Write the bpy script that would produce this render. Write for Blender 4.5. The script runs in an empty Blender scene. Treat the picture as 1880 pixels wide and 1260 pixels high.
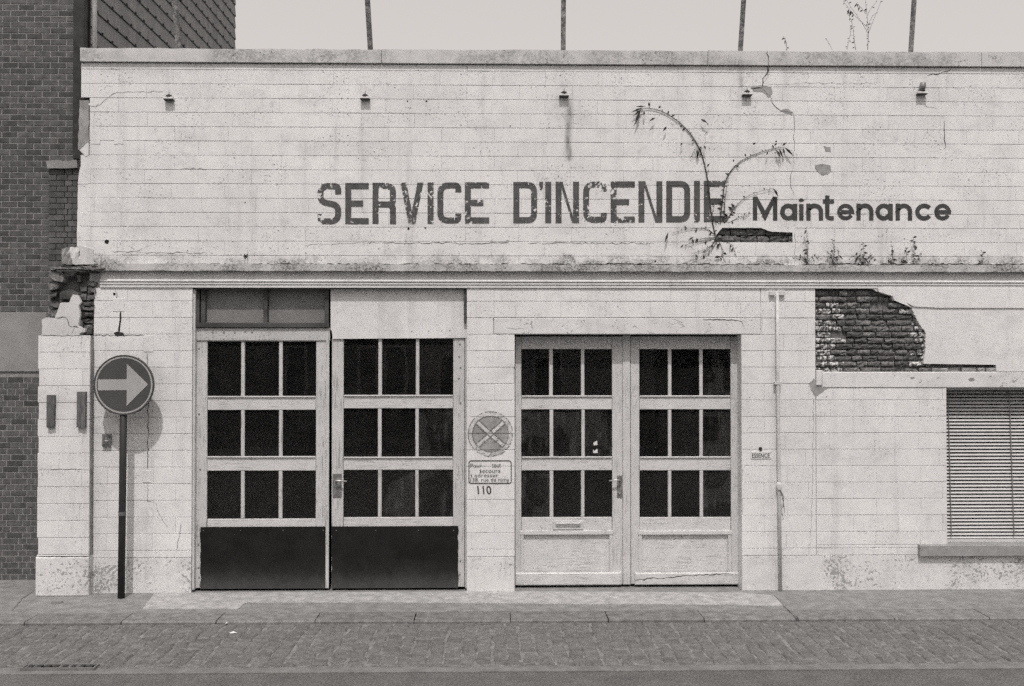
import bpy, bmesh, math, random
from mathutils import Vector, Matrix
R = math.radians
S = bpy.context.scene
COL = S.collection

# ------------------------------------------------------------------ camera
F_PX = 1830.0                      # focal length in photo pixels (photo 1880 wide)
VPX, VPY = 905.0, 655.0            # where lines square to the facade meet
DIST, EYE = 9.385, 2.205           # metres: camera to facade plane (Y = 0), eye above pavement
yaw = math.atan((940 - VPX) / F_PX)      # turned slightly right
pitch = math.atan((VPY - 630) / F_PX)    # tipped slightly up
cam_d = bpy.data.cameras.new('camera'); cam = bpy.data.objects.new('camera', cam_d); COL.objects.link(cam)
cam_d.sensor_width = 36.0; cam_d.lens = 36.0 * F_PX / 1880.0
cam_d.clip_start = 0.1; cam_d.clip_end = 2000
cam.location = (0, -DIST, EYE)
cam.rotation_euler = (R(90) + pitch, 0, -yaw)
S.camera = cam
CR = cam.rotation_euler.to_matrix()

def at(px, py, Y=0.0):
    """point at depth Y (metres behind the facade plane) that projects to photo pixel px, py"""
    d = CR @ Vector(((px - 940) / F_PX, -(py - 630) / F_PX, -1.0))
    t = (Y + DIST) / d.y
    return Vector((0, -DIST, EYE)) + d * t
def X(px, Y=0.0, py=650): return at(px, py, Y).x
def Z(py, Y=0.0, px=905): return at(px, py, Y).z

# ------------------------------------------------------------------ world, sun, exposure
SUN_EL = 59.5
W = bpy.data.worlds.new('World'); S.world = W; W.use_nodes = True
wn = W.node_tree.nodes; wl = W.node_tree.links
for n in list(wn): wn.remove(n)
sky = wn.new('ShaderNodeTexSky'); sky.sky_type = 'NISHITA'; sky.sun_disc = False
sky.sun_elevation = R(SUN_EL); sky.sun_rotation = R(180)
sky.air_density = 1.0; sky.dust_density = 4.0; sky.ozone_density = 1.0
bw = wn.new('ShaderNodeRGBToBW'); tint = wn.new('ShaderNodeMix'); tint.data_type = 'RGBA'; tint.blend_type = 'MULTIPLY'
tint.inputs[0].default_value = 1.0; tint.inputs[7].default_value = (1.058, 1.0, 0.964, 1)
veil = wn.new('ShaderNodeMath'); veil.operation = 'MULTIPLY_ADD'; veil.inputs[1].default_value = .6; veil.inputs[2].default_value = 3.6   # thin even high cloud
bg = wn.new('ShaderNodeBackground'); bg.inputs[1].default_value = 0.12
wo = wn.new('ShaderNodeOutputWorld')
wl.new(sky.outputs[0], bw.inputs[0]); wl.new(bw.outputs[0], veil.inputs[0]); wl.new(veil.outputs[0], tint.inputs[6]); wl.new(tint.outputs[2], bg.inputs[0]); wl.new(bg.outputs[0], wo.inputs[0])
sun_d = bpy.data.lights.new('sun', 'SUN'); sun = bpy.data.objects.new('sun', sun_d); COL.objects.link(sun)
sun_d.energy = 2.0; sun_d.angle = R(0.9); sun_d.color = (1.058, 1.0, 0.964)
sun.rotation_euler = (R(90 - SUN_EL), 0, R(-2)); sun.location = (0, -8, 14)
S.view_settings.view_transform = 'Standard'; S.view_settings.look = 'None'
S.view_settings.exposure = 0.06
S.cycles.use_denoising = False       # keep the fine grain
S.cycles.use_adaptive_sampling = True; S.cycles.adaptive_threshold = 0.05; S.cycles.adaptive_min_samples = 24; S.view_settings.gamma = 1.0; S.view_settings.use_curve_mapping = False

# ------------------------------------------------------------------ helpers
ORG = {}
class MB:
    def __init__(s): s.v = []; s.f = []
    def add(s, vs, fs):
        b = len(s.v); s.v += [Vector(v) for v in vs]; s.f += [tuple(i + b for i in f) for f in fs]; return s
    def box(s, x0, x1, y0, y1, z0, z1):
        return s.add([(x0,y0,z0),(x1,y0,z0),(x1,y1,z0),(x0,y1,z0),(x0,y0,z1),(x1,y0,z1),(x1,y1,z1),(x0,y1,z1)],
                     [(0,3,2,1),(4,5,6,7),(0,1,5,4),(1,2,6,5),(2,3,7,6),(3,0,4,7)])
    def slab(s, x0, x1, y0, y1, z0, z1, c, cx=None):
        """box whose front (low-Y) edges are chamfered by c"""
        cx = c if cx is None else cx
        vs = [(x0,y1,z0),(x1,y1,z0),(x1,y1,z1),(x0,y1,z1),
              (x0,y0+c,z0),(x1,y0+c,z0),(x1,y0+c,z1),(x0,y0+c,z1),
              (x0+cx,y0,z0+c),(x1-cx,y0,z0+c),(x1-cx,y0,z1-c),(x0+cx,y0,z1-c)]
        fs = [(3,2,1,0),(8,9,10,11)]
        for i in range(4):
            j = (i+1) % 4; fs += [(i,j,4+j,4+i),(4+i,4+j,8+j,8+i)]
        return s.add(vs, fs)
    def prism(s, pts, y0, y1):
        """polygon pts [(x,z)] (counter-clockwise seen from -Y) extruded y0 (front) .. y1"""
        n = len(pts)
        a = sum(pts[i][0]*pts[(i+1)%n][1]-pts[(i+1)%n][0]*pts[i][1] for i in range(n))
        if a < 0: pts = pts[::-1]
        vs = [(x,y0,z) for x,z in pts] + [(x,y1,z) for x,z in pts]
        fs = [tuple(range(n)), tuple(range(2*n-1, n-1, -1))] + [(i,n+i,n+(i+1)%n,(i+1)%n) for i in range(n)]
        return s.add(vs, fs)
    def tube(s, pts, r, n=6, cap=True):
        pts = [Vector(p) for p in pts]; rs = r if isinstance(r, (list,tuple)) else [r]*len(pts)
        rings = []
        for i,p in enumerate(pts):
            t = (pts[min(i+1,len(pts)-1)] - pts[max(i-1,0)]).normalized()
            up = Vector((0,1,0)) if abs(t.y) < .9 else Vector((1,0,0))
            a = t.cross(up).normalized(); b = t.cross(a).normalized()
            rings.append([p + a*rs[i]*math.cos(2*math.pi*k/n) + b*rs[i]*math.sin(2*math.pi*k/n) for k in range(n)])
        vs = [v for rg in rings for v in rg]; fs = []
        for i in range(len(pts)-1):
            for k in range(n):
                fs.append((i*n+k, i*n+(k+1)%n, (i+1)*n+(k+1)%n, (i+1)*n+k))
        if cap: fs += [tuple(range(n-1,-1,-1)), tuple(range((len(pts)-1)*n, len(pts)*n))]
        return s.add(vs, fs)
    def disc(s, c, r, y0, y1, n=40, r1=None):
        """short cylinder along Y"""
        r1 = r if r1 is None else r1
        vs = [(c[0]+r*math.cos(2*math.pi*k/n), y0, c[1]+r*math.sin(2*math.pi*k/n)) for k in range(n)]
        vs += [(c[0]+r1*math.cos(2*math.pi*k/n), y1, c[1]+r1*math.sin(2*math.pi*k/n)) for k in range(n)]
        return s.add(vs, [tuple(range(n)), tuple(range(2*n-1,n-1,-1))] + [(k,n+k,n+(k+1)%n,(k+1)%n) for k in range(n)])
    def leaf(s, p, d, w, up):
        d = Vector(d); side = d.cross(Vector(up)).normalized() * w
        m = Vector(p) + d*.45
        return s.add([p, m+side+Vector(up)*w*.4, Vector(p)+d, m-side+Vector(up)*w*.4, m], [(0,4,1),(4,2,1),(0,3,4),(4,3,2)])
    def mesh(s, name, origin):
        me = bpy.data.meshes.new(name); me.from_pydata([v-origin for v in s.v], [], s.f); me.update(); return me
    def build(s, name, m, parent=None, origin=None, smooth=False):
        lo = Vector([min(v[i] for v in s.v) for i in range(3)]); hi = Vector([max(v[i] for v in s.v) for i in range(3)])
        if origin is None: origin = Vector(((lo.x+hi.x)/2, (lo.y+hi.y)/2, lo.z))
        me = s.mesh(name, origin); me.materials.append(m)
        if smooth:
            for p in me.polygons: p.use_smooth = True
        o = bpy.data.objects.new(name, me); COL.objects.link(o)
        ORG[o] = origin.copy()
        if parent: o.parent = parent; o.location = origin - ORG[parent]
        else: o.location = origin
        return o
def empty(name, loc, parent=None):
    o = bpy.data.objects.new(name, None); COL.objects.link(o); loc = Vector(loc); ORG[o] = loc.copy()
    o.empty_display_size = .2
    if parent: o.parent = parent; o.location = loc - ORG[parent]
    else: o.location = loc
    return o
def tag(o, label=None, cat=None, group=None, kind=None):
    if label: o['label'] = label
    if cat: o['category'] = cat
    if group: o['group'] = group
    if kind: o['kind'] = kind
    return o
def shared(name, me, m_loc, parent):
    o = bpy.data.objects.new(name, me); COL.objects.link(o); ORG[o] = Vector(m_loc)
    o.parent = parent; o.location = Vector(m_loc) - ORG[parent]; return o
def jag(pts, step, amp, seed, closed=False):
    rnd = random.Random(seed); out = []
    n = len(pts); last = n if closed else n-1
    for i in range(last):
        a = Vector(pts[i]); b = Vector(pts[(i+1)%n]); L = (b-a).length; k = max(1, int(L/step))
        nrm = Vector((-(b-a).y, (b-a).x)); nrm = nrm.normalized() if nrm.length else nrm
        for j in range(k):
            p = a + (b-a)*(j/k)
            if j: p = p + nrm*rnd.uniform(-amp, amp)
            out.append((p.x, p.y))
    if not closed: out.append(tuple(pts[-1]))
    return out
def pw(pts, Y): return [((q := at(x, y, Y)).x, q.z) for x, y in pts]    # photo outline -> wall outline at depth Y

# ------------------------------------------------------------------ materials
def new_mat(name):
    m = bpy.data.materials.new(name); m.use_nodes = True; nt = m.node_tree
    for n in list(nt.nodes): nt.nodes.remove(n)
    out = nt.nodes.new('ShaderNodeOutputMaterial'); p = nt.nodes.new('ShaderNodeBsdfPrincipled')
    nt.links.new(p.outputs[0], out.inputs[0]); p.inputs['Specular IOR Level'].default_value = .3
    return m, nt, p, out
class NG:
    """small node-graph helper"""
    def __init__(s, nt): s.nt = nt; s.geo = nt.nodes.new('ShaderNodeNewGeometry')
    def n(s, t): return s.nt.nodes.new(t)
    def l(s, a, b): s.nt.links.new(a, b)
    def pos(s, sc=(1,1,1)):
        m = s.n('ShaderNodeMapping'); m.inputs['Scale'].default_value = sc; s.l(s.geo.outputs['Position'], m.inputs[0]); return m.outputs[0]
    def noise(s, scale, detail=3, rough=.55, vec=None, off=None):
        t = s.n('ShaderNodeTexNoise'); t.inputs['Scale'].default_value = scale; t.inputs['Detail'].default_value = detail; t.inputs['Roughness'].default_value = rough
        s.l(vec or s.geo.outputs['Position'], t.inputs['Vector']); return t.outputs[0]
    def ramp(s, f, a, b, lo=0.0, hi=1.0):
        r = s.n('ShaderNodeMapRange'); r.interpolation_type = 'SMOOTHSTEP'
        r.inputs[1].default_value = a; r.inputs[2].default_value = b; r.inputs[3].default_value = lo; r.inputs[4].default_value = hi
        s.l(f, r.inputs[0]); return r.outputs[0]
    def m(s, op, a, b):
        x = s.n('ShaderNodeMath'); x.operation = op
        for i, v in enumerate((a, b)):
            if isinstance(v, (int,float)): x.inputs[i].default_value = v
            else: s.l(v, x.inputs[i])
        return x.outputs[0]
    def mix(s, f, a, b):
        x = s.n('ShaderNodeMix'); x.data_type = 'FLOAT'
        for i, v in ((0,f),(2,a),(3,b)):
            if isinstance(v, (int,float)): x.inputs[i].default_value = v
            else: s.l(v, x.inputs[i])
        return x.outputs[0]
    def sep(s):
        q = s.n('ShaderNodeSeparateXYZ'); s.l(s.geo.outputs['Position'], q.inputs[0]); return q.outputs
    def grey(s, f):
        c = s.n('ShaderNodeCombineColor')
        for i in range(3): s.l(f, c.inputs[i])
        return c.outputs[0]
    def bump(s, h, strength, dist=.01):
        b = s.n('ShaderNodeBump'); b.inputs['Strength'].default_value = strength; b.inputs['Distance'].default_value = dist
        s.l(h, b.inputs['Height']); return b.outputs[0]
    def rand(s):
        return s.n('ShaderNodeObjectInfo').outputs['Random']

def simple(name, v, var=.25, scale=8, rough=.8, grain=.12, gscale=180, objvar=0.0, bump=.2, stretch=(1,1,1), metal=0.0, spec=.3):
    m, nt, p, out = new_mat(name); g = NG(nt)
    vec = g.pos(stretch)
    a = g.noise(scale, 4, .6, vec); b = g.noise(gscale, 2, .5, vec)
    f = g.m('MULTIPLY', g.ramp(a, .25, .75, v*(1-var), v*(1+var)), g.ramp(b, .3, .7, 1-grain, 1+grain))
    if objvar: f = g.m('MULTIPLY', f, g.ramp(g.rand(), 0, 1, 1-objvar, 1+objvar))
    g.l(g.grey(f), p.inputs['Base Color']); p.inputs['Roughness'].default_value = rough; p.inputs['Metallic'].default_value = metal
    p.inputs['Specular IOR Level'].default_value = spec
    if bump: g.l(g.bump(b, bump, .004), p.inputs['Normal'])
    return m

def plaster(name, v=.70, chips=1.0, dirt=None, objvar=.02, stain=None, peel=None):
    """painted cement: mottling, pin-holes and flaked spots, dirt grown along given heights"""
    m, nt, p, out = new_mat(name); g = NG(nt); x, y, z = g.sep()
    big = g.noise(.9, 4, .6); mid = g.noise(7, 4, .6); fine = g.noise(160, 2, .6)
    f = g.m('MULTIPLY', g.ramp(big, .3, .7, v*.97, v*1.08), g.ramp(mid, .25, .75, .955, 1.03))
    f = g.m('MULTIPLY', f, g.ramp(fine, .25, .75, .94, 1.05))
    if objvar: f = g.m('MULTIPLY', f, g.ramp(g.rand(), 0, 1, 1-objvar, 1+objvar))
    # rain streaks and uneven old coats of paint
    stv = g.pos((7,1,.45))
    f = g.m('MULTIPLY', f, g.ramp(g.noise(1.0, 5, .7, stv), .50, .72, 1.0, .87))
    f = g.m('MULTIPLY', f, g.ramp(g.noise(2.6, 6, .72, g.pos((1,1,1.6))), .48, .68, 1.0, .87))
    # flakes: small dark specks gathered in clusters
    cl = g.ramp(g.noise(2.3, 3, .6, g.pos((1,1,1.4))), .50, .60)
    sp = g.ramp(g.noise(48, 3, .65), .60, .64)
    flake = g.m('MULTIPLY', cl, sp)
    sm = g.m('MULTIPLY', g.ramp(g.noise(3.1, 2, .5, g.pos((1,2,1))), .48, .64), g.ramp(g.noise(20, 6, .8), .52, .66, 0, .42))
    f = g.mix(g.m('MULTIPLY', sm, chips), f, v*.55)
    f = g.mix(g.m('MULTIPLY', flake, .8*chips), f, v*.33)
    hgt = g.m('SUBTRACT', g.m('MULTIPLY', fine, .4), g.m('MULTIPLY', flake, 1.0))
    if peel:      # flaking paint between two heights: bare grey render shows
        z0, z1, amt = peel
        zone = g.m('MULTIPLY', g.ramp(z, z0-.02, z0+.03), g.ramp(z, z1-.08, z1+.06, 1, 0))
        pl = g.ramp(g.m('ADD', g.noise(34, 5, .66), g.m('MULTIPLY', g.m('SUBTRACT', g.noise(2.6, 3, .5), .5), .8)), .66-amt, .70-amt)
        pl = g.m('MULTIPLY', pl, zone)
        f = g.mix(g.m('MULTIPLY', pl, .72), f, .2); hgt = g.m('SUBTRACT', hgt, g.m('MULTIPLY', pl, 2))
        f = g.mix(g.m('MULTIPLY', zone, g.ramp(g.noise(5, 4, .6), .4, .75, 0, .30)), f, v*.6)
    for d in (dirt or []):     # (height, reach above, strength): mould and soot patches hugging a ledge
        z0, reach, amt = d
        h = g.ramp(z, z0, z0+reach, 1, 0)
        nz = g.ramp(g.m('ADD', g.noise(8, 6, .78, g.pos((.8,1,1))), g.m('MULTIPLY', h, .22)), .50, .78)
        sp2 = g.ramp(g.noise(55, 4, .75), .40, .60, .25, 1)
        nz = g.m('MULTIPLY', nz, g.ramp(g.noise(1.7, 3, .6), .36, .60, .12, 1))
        f = g.mix(g.m('MULTIPLY', g.m('MULTIPLY', g.m('MULTIPLY', nz, g.ramp(h, .02, .25)), sp2), amt), f, .07)
    for s_ in (stain or []):   # run-off streaks (x, half width, z top, z bottom, strength)
        sx, sw, zt, zb, amt = s_
        wob = g.m('ADD', x, g.m('MULTIPLY', g.m('SUBTRACT', g.noise(6, 2, .5), .5), .05))
        k = g.ramp(g.m('ABSOLUTE', g.m('SUBTRACT', wob, sx), 0), 0, sw, 1, 0)
        k = g.m('MULTIPLY', k, g.m('MULTIPLY', g.ramp(z, zb, zb+.05), g.ramp(z, zt-.25, zt, 1, .0)))
        k = g.m('MULTIPLY', k, g.ramp(g.noise(14, 4, .7, g.pos((1,1,.3))), .3, .65, .3, 1))
        f = g.mix(g.m('MULTIPLY', k, amt), f, .1)
    g.l(g.grey(f), p.inputs['Base Color']); p.inputs['Roughness'].default_value = .75
    g.l(g.bump(hgt, .35, .003), p.inputs['Normal'])
    return m

def paintwood(name, v=.60, axis='z', wear=1.0):
    m, nt, p, out = new_mat(name); g = NG(nt)
    st = (1,1,.06) if axis == 'z' else (.06,1,1)
    grain = g.noise(90, 4, .7, g.pos(st)); low = g.noise(6, 4, .6); fine = g.noise(200, 2, .5)
    f = g.m('MULTIPLY', g.ramp(low, .25, .75, v*.92, v*1.05), g.ramp(fine, .3, .7, .94, 1.05))
    cr = g.m('MULTIPLY', g.ramp(grain, .53, .62), g.ramp(g.noise(4, 3, .6), .38, .58))
    f = g.mix(g.m('MULTIPLY', cr, .62*wear), f, .16)
    sp = g.m('MULTIPLY', g.ramp(g.noise(40, 3, .65), .60, .66), .55*wear)
    f = g.mix(sp, f, .2)
    g.l(g.grey(f), p.inputs['Base Color']); p.inputs['Roughness'].default_value = .6
    g.l(g.bump(g.m('SUBTRACT', g.m('MULTIPLY', fine, .3), cr), .4, .003), p.inputs['Normal'])
    return m

def worn_paint(name, v, course=None, wear=.5, soft=.03, scale=26):
    """lettering paint, flaked off in chips down to the wall; opens along the block joints"""
    m, nt, p, out = new_mat(name); g = NG(nt); x, y, z = g.sep()
    n1 = g.m('ADD', g.noise(scale, 5, .68), g.m('MULTIPLY', g.m('SUBTRACT', g.noise(2.2, 3, .6, g.pos((1,1,.8))), .5), .75))
    gone = g.ramp(n1, 1.1-wear, 1.1-wear+soft)
    if course:
        z0, ch = course
        md = g.m('ABSOLUTE', g.m('SUBTRACT', g.m('FRACT', g.m('ADD', g.m('DIVIDE', g.m('SUBTRACT', z, z0), ch), .5), 0), .5), 0)
        gone = g.m('MAXIMUM', gone, g.ramp(md, .012, .026, 1, 0))
    f = g.m('MULTIPLY', g.ramp(g.noise(11, 4, .6), .3, .7, v*.8, v*1.25), g.ramp(g.noise(150, 2, .5), .3, .7, .85, 1.15))
    g.l(g.grey(f), p.inputs['Base Color']); p.inputs['Roughness'].default_value = .7
    tr = g.n('ShaderNodeBsdfTransparent'); mx = g.n('ShaderNodeMixShader')
    g.l(gone, mx.inputs[0]); g.l(p.outputs[0], mx.inputs[1]); g.l(tr.outputs[0], mx.inputs[2]); g.l(mx.outputs[0], out.inputs[0])
    return m

def pane_glass(name, dust=.02, streak=0.0):
    """old glass: reflects, lets the dark room show, carries a film of dust (streak paints pale reflections on some panes)"""
    m, nt, p, out = new_mat(name); g = NG(nt)
    fr = g.n('ShaderNodeFresnel'); fr.inputs[0].default_value = 1.5
    gl = g.n('ShaderNodeBsdfGlossy'); gl.inputs['Roughness'].default_value = .015
    tr = g.n('ShaderNodeBsdfTransparent'); tr.inputs[0].default_value = (.55,.55,.55,1)
    df = g.n('ShaderNodeBsdfDiffuse'); df.inputs[0].default_value = (.35,.35,.35,1)
    a = g.n('ShaderNodeMixShader'); b = g.n('ShaderNodeMixShader')
    g.l(fr.outputs[0], a.inputs[0]); g.l(tr.outputs[0], a.inputs[1]); g.l(gl.outputs[0], a.inputs[2])
    d = g.ramp(g.noise(4, 4, .6), .3, .75, dust*.75, dust*1.3)
    if streak:  # pale streaks and blocks imitate reflections in the pane colour
        k = g.m('MULTIPLY', g.ramp(g.noise(1.0, 5, .7, g.pos((16,1,1.5))), .48, .62), g.ramp(g.noise(6, 3, .6), .42, .60))
        blk = g.ramp(g.noise(3.3, 1, .3, g.pos((1.3,1,1))), .50, .53, 0, .55)
        d = g.m('ADD', d, g.m('MULTIPLY', g.m('ADD', k, blk), streak))
    g.l(d, b.inputs[0]); g.l(a.outputs[0], b.inputs[1]); g.l(df.outputs[0], b.inputs[2])
    g.l(g.bump(g.noise(1.6, 2, .5), .05, .02), gl.inputs['Normal'])
    g.l(b.outputs[0], out.inputs[0]); return m

# key heights
CH_U = .1344                       # course height of the blocks on the upper wall
ZU0 = Z(469, 0, 300)               # a joint of the upper wall
CH_L = .1553; ZL0 = Z(614, 0, 900) # a joint of the lower wall
z_led = Z(487); z_corn = Z(529)    # cornice top and bottom
z_copb = Z(118.5); z_copt = Z(94)
RIGHT = 2080                       # px column where the building ends beyond the frame

def black_plate():
    m, nt, p, out = new_mat('black_kick_plate'); g = NG(nt); x, y, z = g.sep()
    f = g.m('MULTIPLY', g.ramp(g.noise(5, 5, .7), .3, .7, .009, .017), g.ramp(g.noise(160, 2, .5), .3, .7, .7, 1.3))
    d = g.m('MULTIPLY', g.ramp(z, -.05, .34, 1, 0), g.ramp(g.m('ADD', g.m('MULTIPLY', g.noise(3, 3, .6, g.pos((1,1,.4))), .5), g.m('MULTIPLY', g.noise(70, 4, .7), .6)), .40, .80))
    f = g.mix(g.m('MULTIPLY', d, .5), f, .13)
    f = g.mix(g.ramp(g.m('ADD', z, g.m('MULTIPLY', g.noise(9, 4, .7), .12)), .05, .26, .38, 0), f, .13)
    sc = g.ramp(g.noise(60, 3, .6, g.pos((.05,1,1))), .66, .72, 0, .25)
    f = g.mix(sc, f, .07)
    g.l(g.grey(f), p.inputs['Base Color']); p.inputs['Roughness'].default_value = .8; p.inputs['Specular IOR Level'].default_value = .15
    return m
MAT = dict(
 upper = plaster('painted_block_upper', .71, 1.6, dirt=[(z_led, .14, 1.0)], stain=[(X(1045), .055, Z(165), Z(300), .8), (X(1362), .04, Z(100), Z(165), .5)]),
 lower = plaster('painted_block_lower', .71, .8, peel=(0.0, .36, -.02)),
 plinth = plaster('painted_plinth', .68, 1.0, peel=(0.0, .42, .045), objvar=0),
 smooth = plaster('painted_render', .70, .5, objvar=0),
 lintel = plaster('painted_lintel', .66, 1.3, objvar=0),
 fascia = plaster('stained_cornice', .58, 1.5, dirt=[(z_led-.02, .10, .95)], objvar=0),
 moulding = plaster('painted_moulding', .64, .8, objvar=0),
 coping = plaster('weathered_coping', .58, 1.5, dirt=[(z_copb+.06, .14, .55)], objvar=0),
 bare = simple('bare_grey_render', .30, .3, 9),
 rubble = simple('broken_masonry', .17, .5, 18, bump=1.0, gscale=60, grain=.35),
 torn = plaster('torn_plaster', .58, 3.0, objvar=0),
 mortar = simple('joint_mortar', .42, .25, 6),
 backing = simple('old_masonry', .12, .3, 10),
 oldbrick = simple('old_brick', .125, .35, 30, objvar=.35, bump=.8, gscale=60, grain=.3),
 oldmortar = simple('old_mortar', .15, .5, 25, bump=.8, gscale=80),
 nbrick = simple('neighbour_brick', .088, .3, 14, objvar=.24, gscale=140),
 nmortar = simple('neighbour_mortar', .25, .2, 20),
 stubbrick = simple('rough_brick', .10, .3, 14, objvar=.2, bump=.5),
 concrete = simple('smooth_concrete', .28, .12, 5),
 darkmetal = simple('dark_metal', .035, .4, 12, rough=.5),
 cladding = simple('cladding', .21, .15, 6, objvar=.05, stretch=(1,1,.04), gscale=120, grain=.22),
 clip = simple('dark_cladding_joint', .02, .2, 8),  # near-black of the joint clips, board backing and terrace roofs
 polemetal = simple('white_pipe', .5, .2, 6),
 postmetal = simple('rusty_post', .15, .6, 22, rough=.7, objvar=.1, gscale=60, grain=.4),
 wood = paintwood('painted_stile', .56, 'z', 1.0),
 woodh = paintwood('painted_rail', .60, 'x', .7),
 wood2 = paintwood('painted_stile_clean', .58, 'z', .5),
 wood2h = paintwood('painted_rail_clean', .62, 'x', .6),
 steelrail = plaster('flaking_steel_rail', .50, 2.2, objvar=0),
 darkwood = simple('dark_wood', .07, .4, 10, stretch=(.2,1,1)),
 frosted = simple('grey_panel', .19, .12, 5, rough=.6),
 sheet = plaster('painted_sheet', .68, .35, objvar=0),
 black = black_plate(),
 glass = pane_glass('window_pane', .026), dusty = pane_glass('dusty_pane', .042), painted_reflection = pane_glass('painted_reflection_pane', .03, .065),  # third glass has pale reflections painted into it
 brass = simple('dull_metal', .22, .4, 25, rough=.45, metal=.3),
 bright = simple('bright_metal', .5, .2, 25, rough=.35, metal=.6),
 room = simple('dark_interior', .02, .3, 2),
 letters = worn_paint('letter_paint', .085, (ZU0, CH_U), .515),
 letters2 = worn_paint('letter_paint_newer', .055, (ZU0, CH_U), .42),
 thin = worn_paint('thin_letter_paint', .05, None, .2),
 faded = worn_paint('faded_grey_paint', .30, (ZL0, CH_L), .36, scale=18),
 fadedark = worn_paint('faded_dark_paint', .16, None, .60, scale=40),
 fadelight = worn_paint('faded_light_paint', .52, (ZL0, CH_L), .52, scale=30),
 signface = simple('sign_blue_face', .075, .1, 4, rough=.45, grain=.05),
 signwhite = simple('sign_white', .37, .08, 4, rough=.45, grain=.06),
 signrim = simple('sign_rim', .075, .1, 6, rough=.5),
 polepaint = simple('sign_pole', .032, .2, 10, rough=.55),
 band = simple('pole_band', .12, .2, 10),
 batten = simple('weathered_batten', .13, .3, 14, stretch=(1,1,.1), gscale=120, grain=.3),
 plate = simple('enamel_plate', .70, .15, 30, rough=.4),
 pipe = simple('painted_pipe', .56, .12, 12, rough=.6),
 blind = simple('blind_slat', .56, .06, 5, rough=.5, grain=.04),
 cord = simple('blind_tape', .2, .1, 10),
 sill = simple('stone_sill', .30, .15, 12, gscale=120),
 crack = simple('dark_crack', .03, .3, 30),  # dark tone of the cracks and of one rust blob
 hole = simple('hole_dark', .012, .2, 20),
 leaf = simple('dark_foliage', .035, .4, 30, objvar=.25, bump=0),
 stem = simple('plant_stem', .06, .3, 30, bump=0),
 pave = simple('pavement_concrete', .22, .24, 9, gscale=95, grain=.2),
 apron = simple('apron_concrete', .36, .24, 10, gscale=95, grain=.18),
 kerb = simple('kerb_stone', .18, .3, 12, objvar=.10, gscale=95, grain=.22),
 sett = simple('granite_sett', .14, .25, 20, objvar=.10, gscale=95, grain=.22, bump=.5),
 sand = simple('joint_sand', .185, .4, 18, gscale=140, grain=.2),
 gutter = simple('gutter_concrete', .175, .2, 9, gscale=95, grain=.15),
 road = simple('asphalt', .115, .16, 4, gscale=80, grain=.35, bump=.8),
 iron = simple('cast_iron', .035, .4, 20, rough=.6),
 litter = simple('paper_scrap', .7, .1, 20),
)

# ================================================================== GROUND
def sheet(name, x0, x1, y0, y1, z, mat, kind='structure', th=.1, lab=None):
    o = MB().box(x0, x1, y0, y1, z-th, z).build(name, mat)
    return tag(o, kind=kind)
gYk0, gYk1, gYs1, gYg1 = -.725, -1.01, -2.15, -2.27
road = sheet('road', -150, 150, -150, gYg1, -.040, MAT['road'], th=.2)
ground = sheet('ground', -150, 150, 20, 300, -.05, MAT['road'], th=.2)
pave = sheet('pavement', -40, 40, gYk0, 20, 0, MAT['pave'], th=.2)
gut = sheet('gutter', -40, 40, gYg1, gYs1, -.032, MAT['gutter'], th=.15)
rnd = random.Random(5)
# apron of lighter concrete in front of the doors
ap = [(286,1088),(262,1119),(437,1119),(450,1107.5),(700,1107),(1050,1110),(1300,1111),(1440,1114),(1421,1094),(1360,1089),(945,1086),(857,1086),(352,1086)]
def gpt(px, py, z=0.0):
    d = CR @ Vector(((px - 940) / F_PX, -(py - 630) / F_PX, -1.0)); t = (z - EYE) / d.z
    return Vector((0, -DIST, EYE)) + d * t
apw = [gpt(*q) for q in ap]; apj = jag([(p.x, min(p.y, -.004)) for p in apw], .06, .006, 3, True)
mb = MB(); n = len(apj); mb.add([(x,y,.005) for x,y in apj]+[(x,y,-.05) for x,y in apj], [tuple(range(n))]+[(i,n+i,n+(i+1)%n,(i+1)%n) for i in range(n)])
mb.build('apron_slab', MAT['apron'], pave)
# crack lines and joints of the pavement slabs: thin recessed-looking bitumen seams
def seam(pts, w, z, name, parent, mat):
    g = [gpt(*q) for q in pts]; mb = MB()
    for a, b in zip(g[:-1], g[1:]):
        d = (b-a).normalized(); s = Vector((-d.y, d.x, 0))*w/2
        mb.add([a+s+Vector((0,0,z)), a-s+Vector((0,0,z)), b-s+Vector((0,0,z)), b+s+Vector((0,0,z))], [(0,1,2,3)])
    return mb.build(name, mat, parent)
seam([(1421,1094),(1430,1103),(1442,1116),(1456,1129),(1463,1137)], .012, .0075, 'pavement_joint', pave, MAT['kerb'])
seam([(62,1085),(40,1100),(22,1121)], .012, .004, 'pavement_joint', pave, MAT['kerb'])
# kerb stones between pavement and setts
kj = [-330, -130, 62, 235, 405, 583, 762, 937, 1115, 1290, 1462, 1640, 1815, 1990, 2170]
for i in range(len(kj)-1):
    xa = gpt(kj[i], 1133).x + .004; xb = gpt(kj[i+1], 1133).x - .004
    h = rnd.uniform(-.002, .003)
    mb = MB(); c = .012
    mb.add([(xa,gYk0-.004,h),(xb,gYk0-.004,h),(xb,gYk1+c,h),(xa,gYk1+c,h),(xb,gYk1,h-c),(xa,gYk1,h-c),(xb,gYk1,-.2),(xa,gYk1,-.2),(xa,gYk0-.004,-.2),(xb,gYk0-.004,-.2)],
           [(3,2,1,0),(5,4,2,3),(7,6,4,5),(0,8,7,5,3),(1,2,4,6,9),(0,1,9,8)])
    mb.build('kerb_stone', MAT['kerb'], pave)
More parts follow.
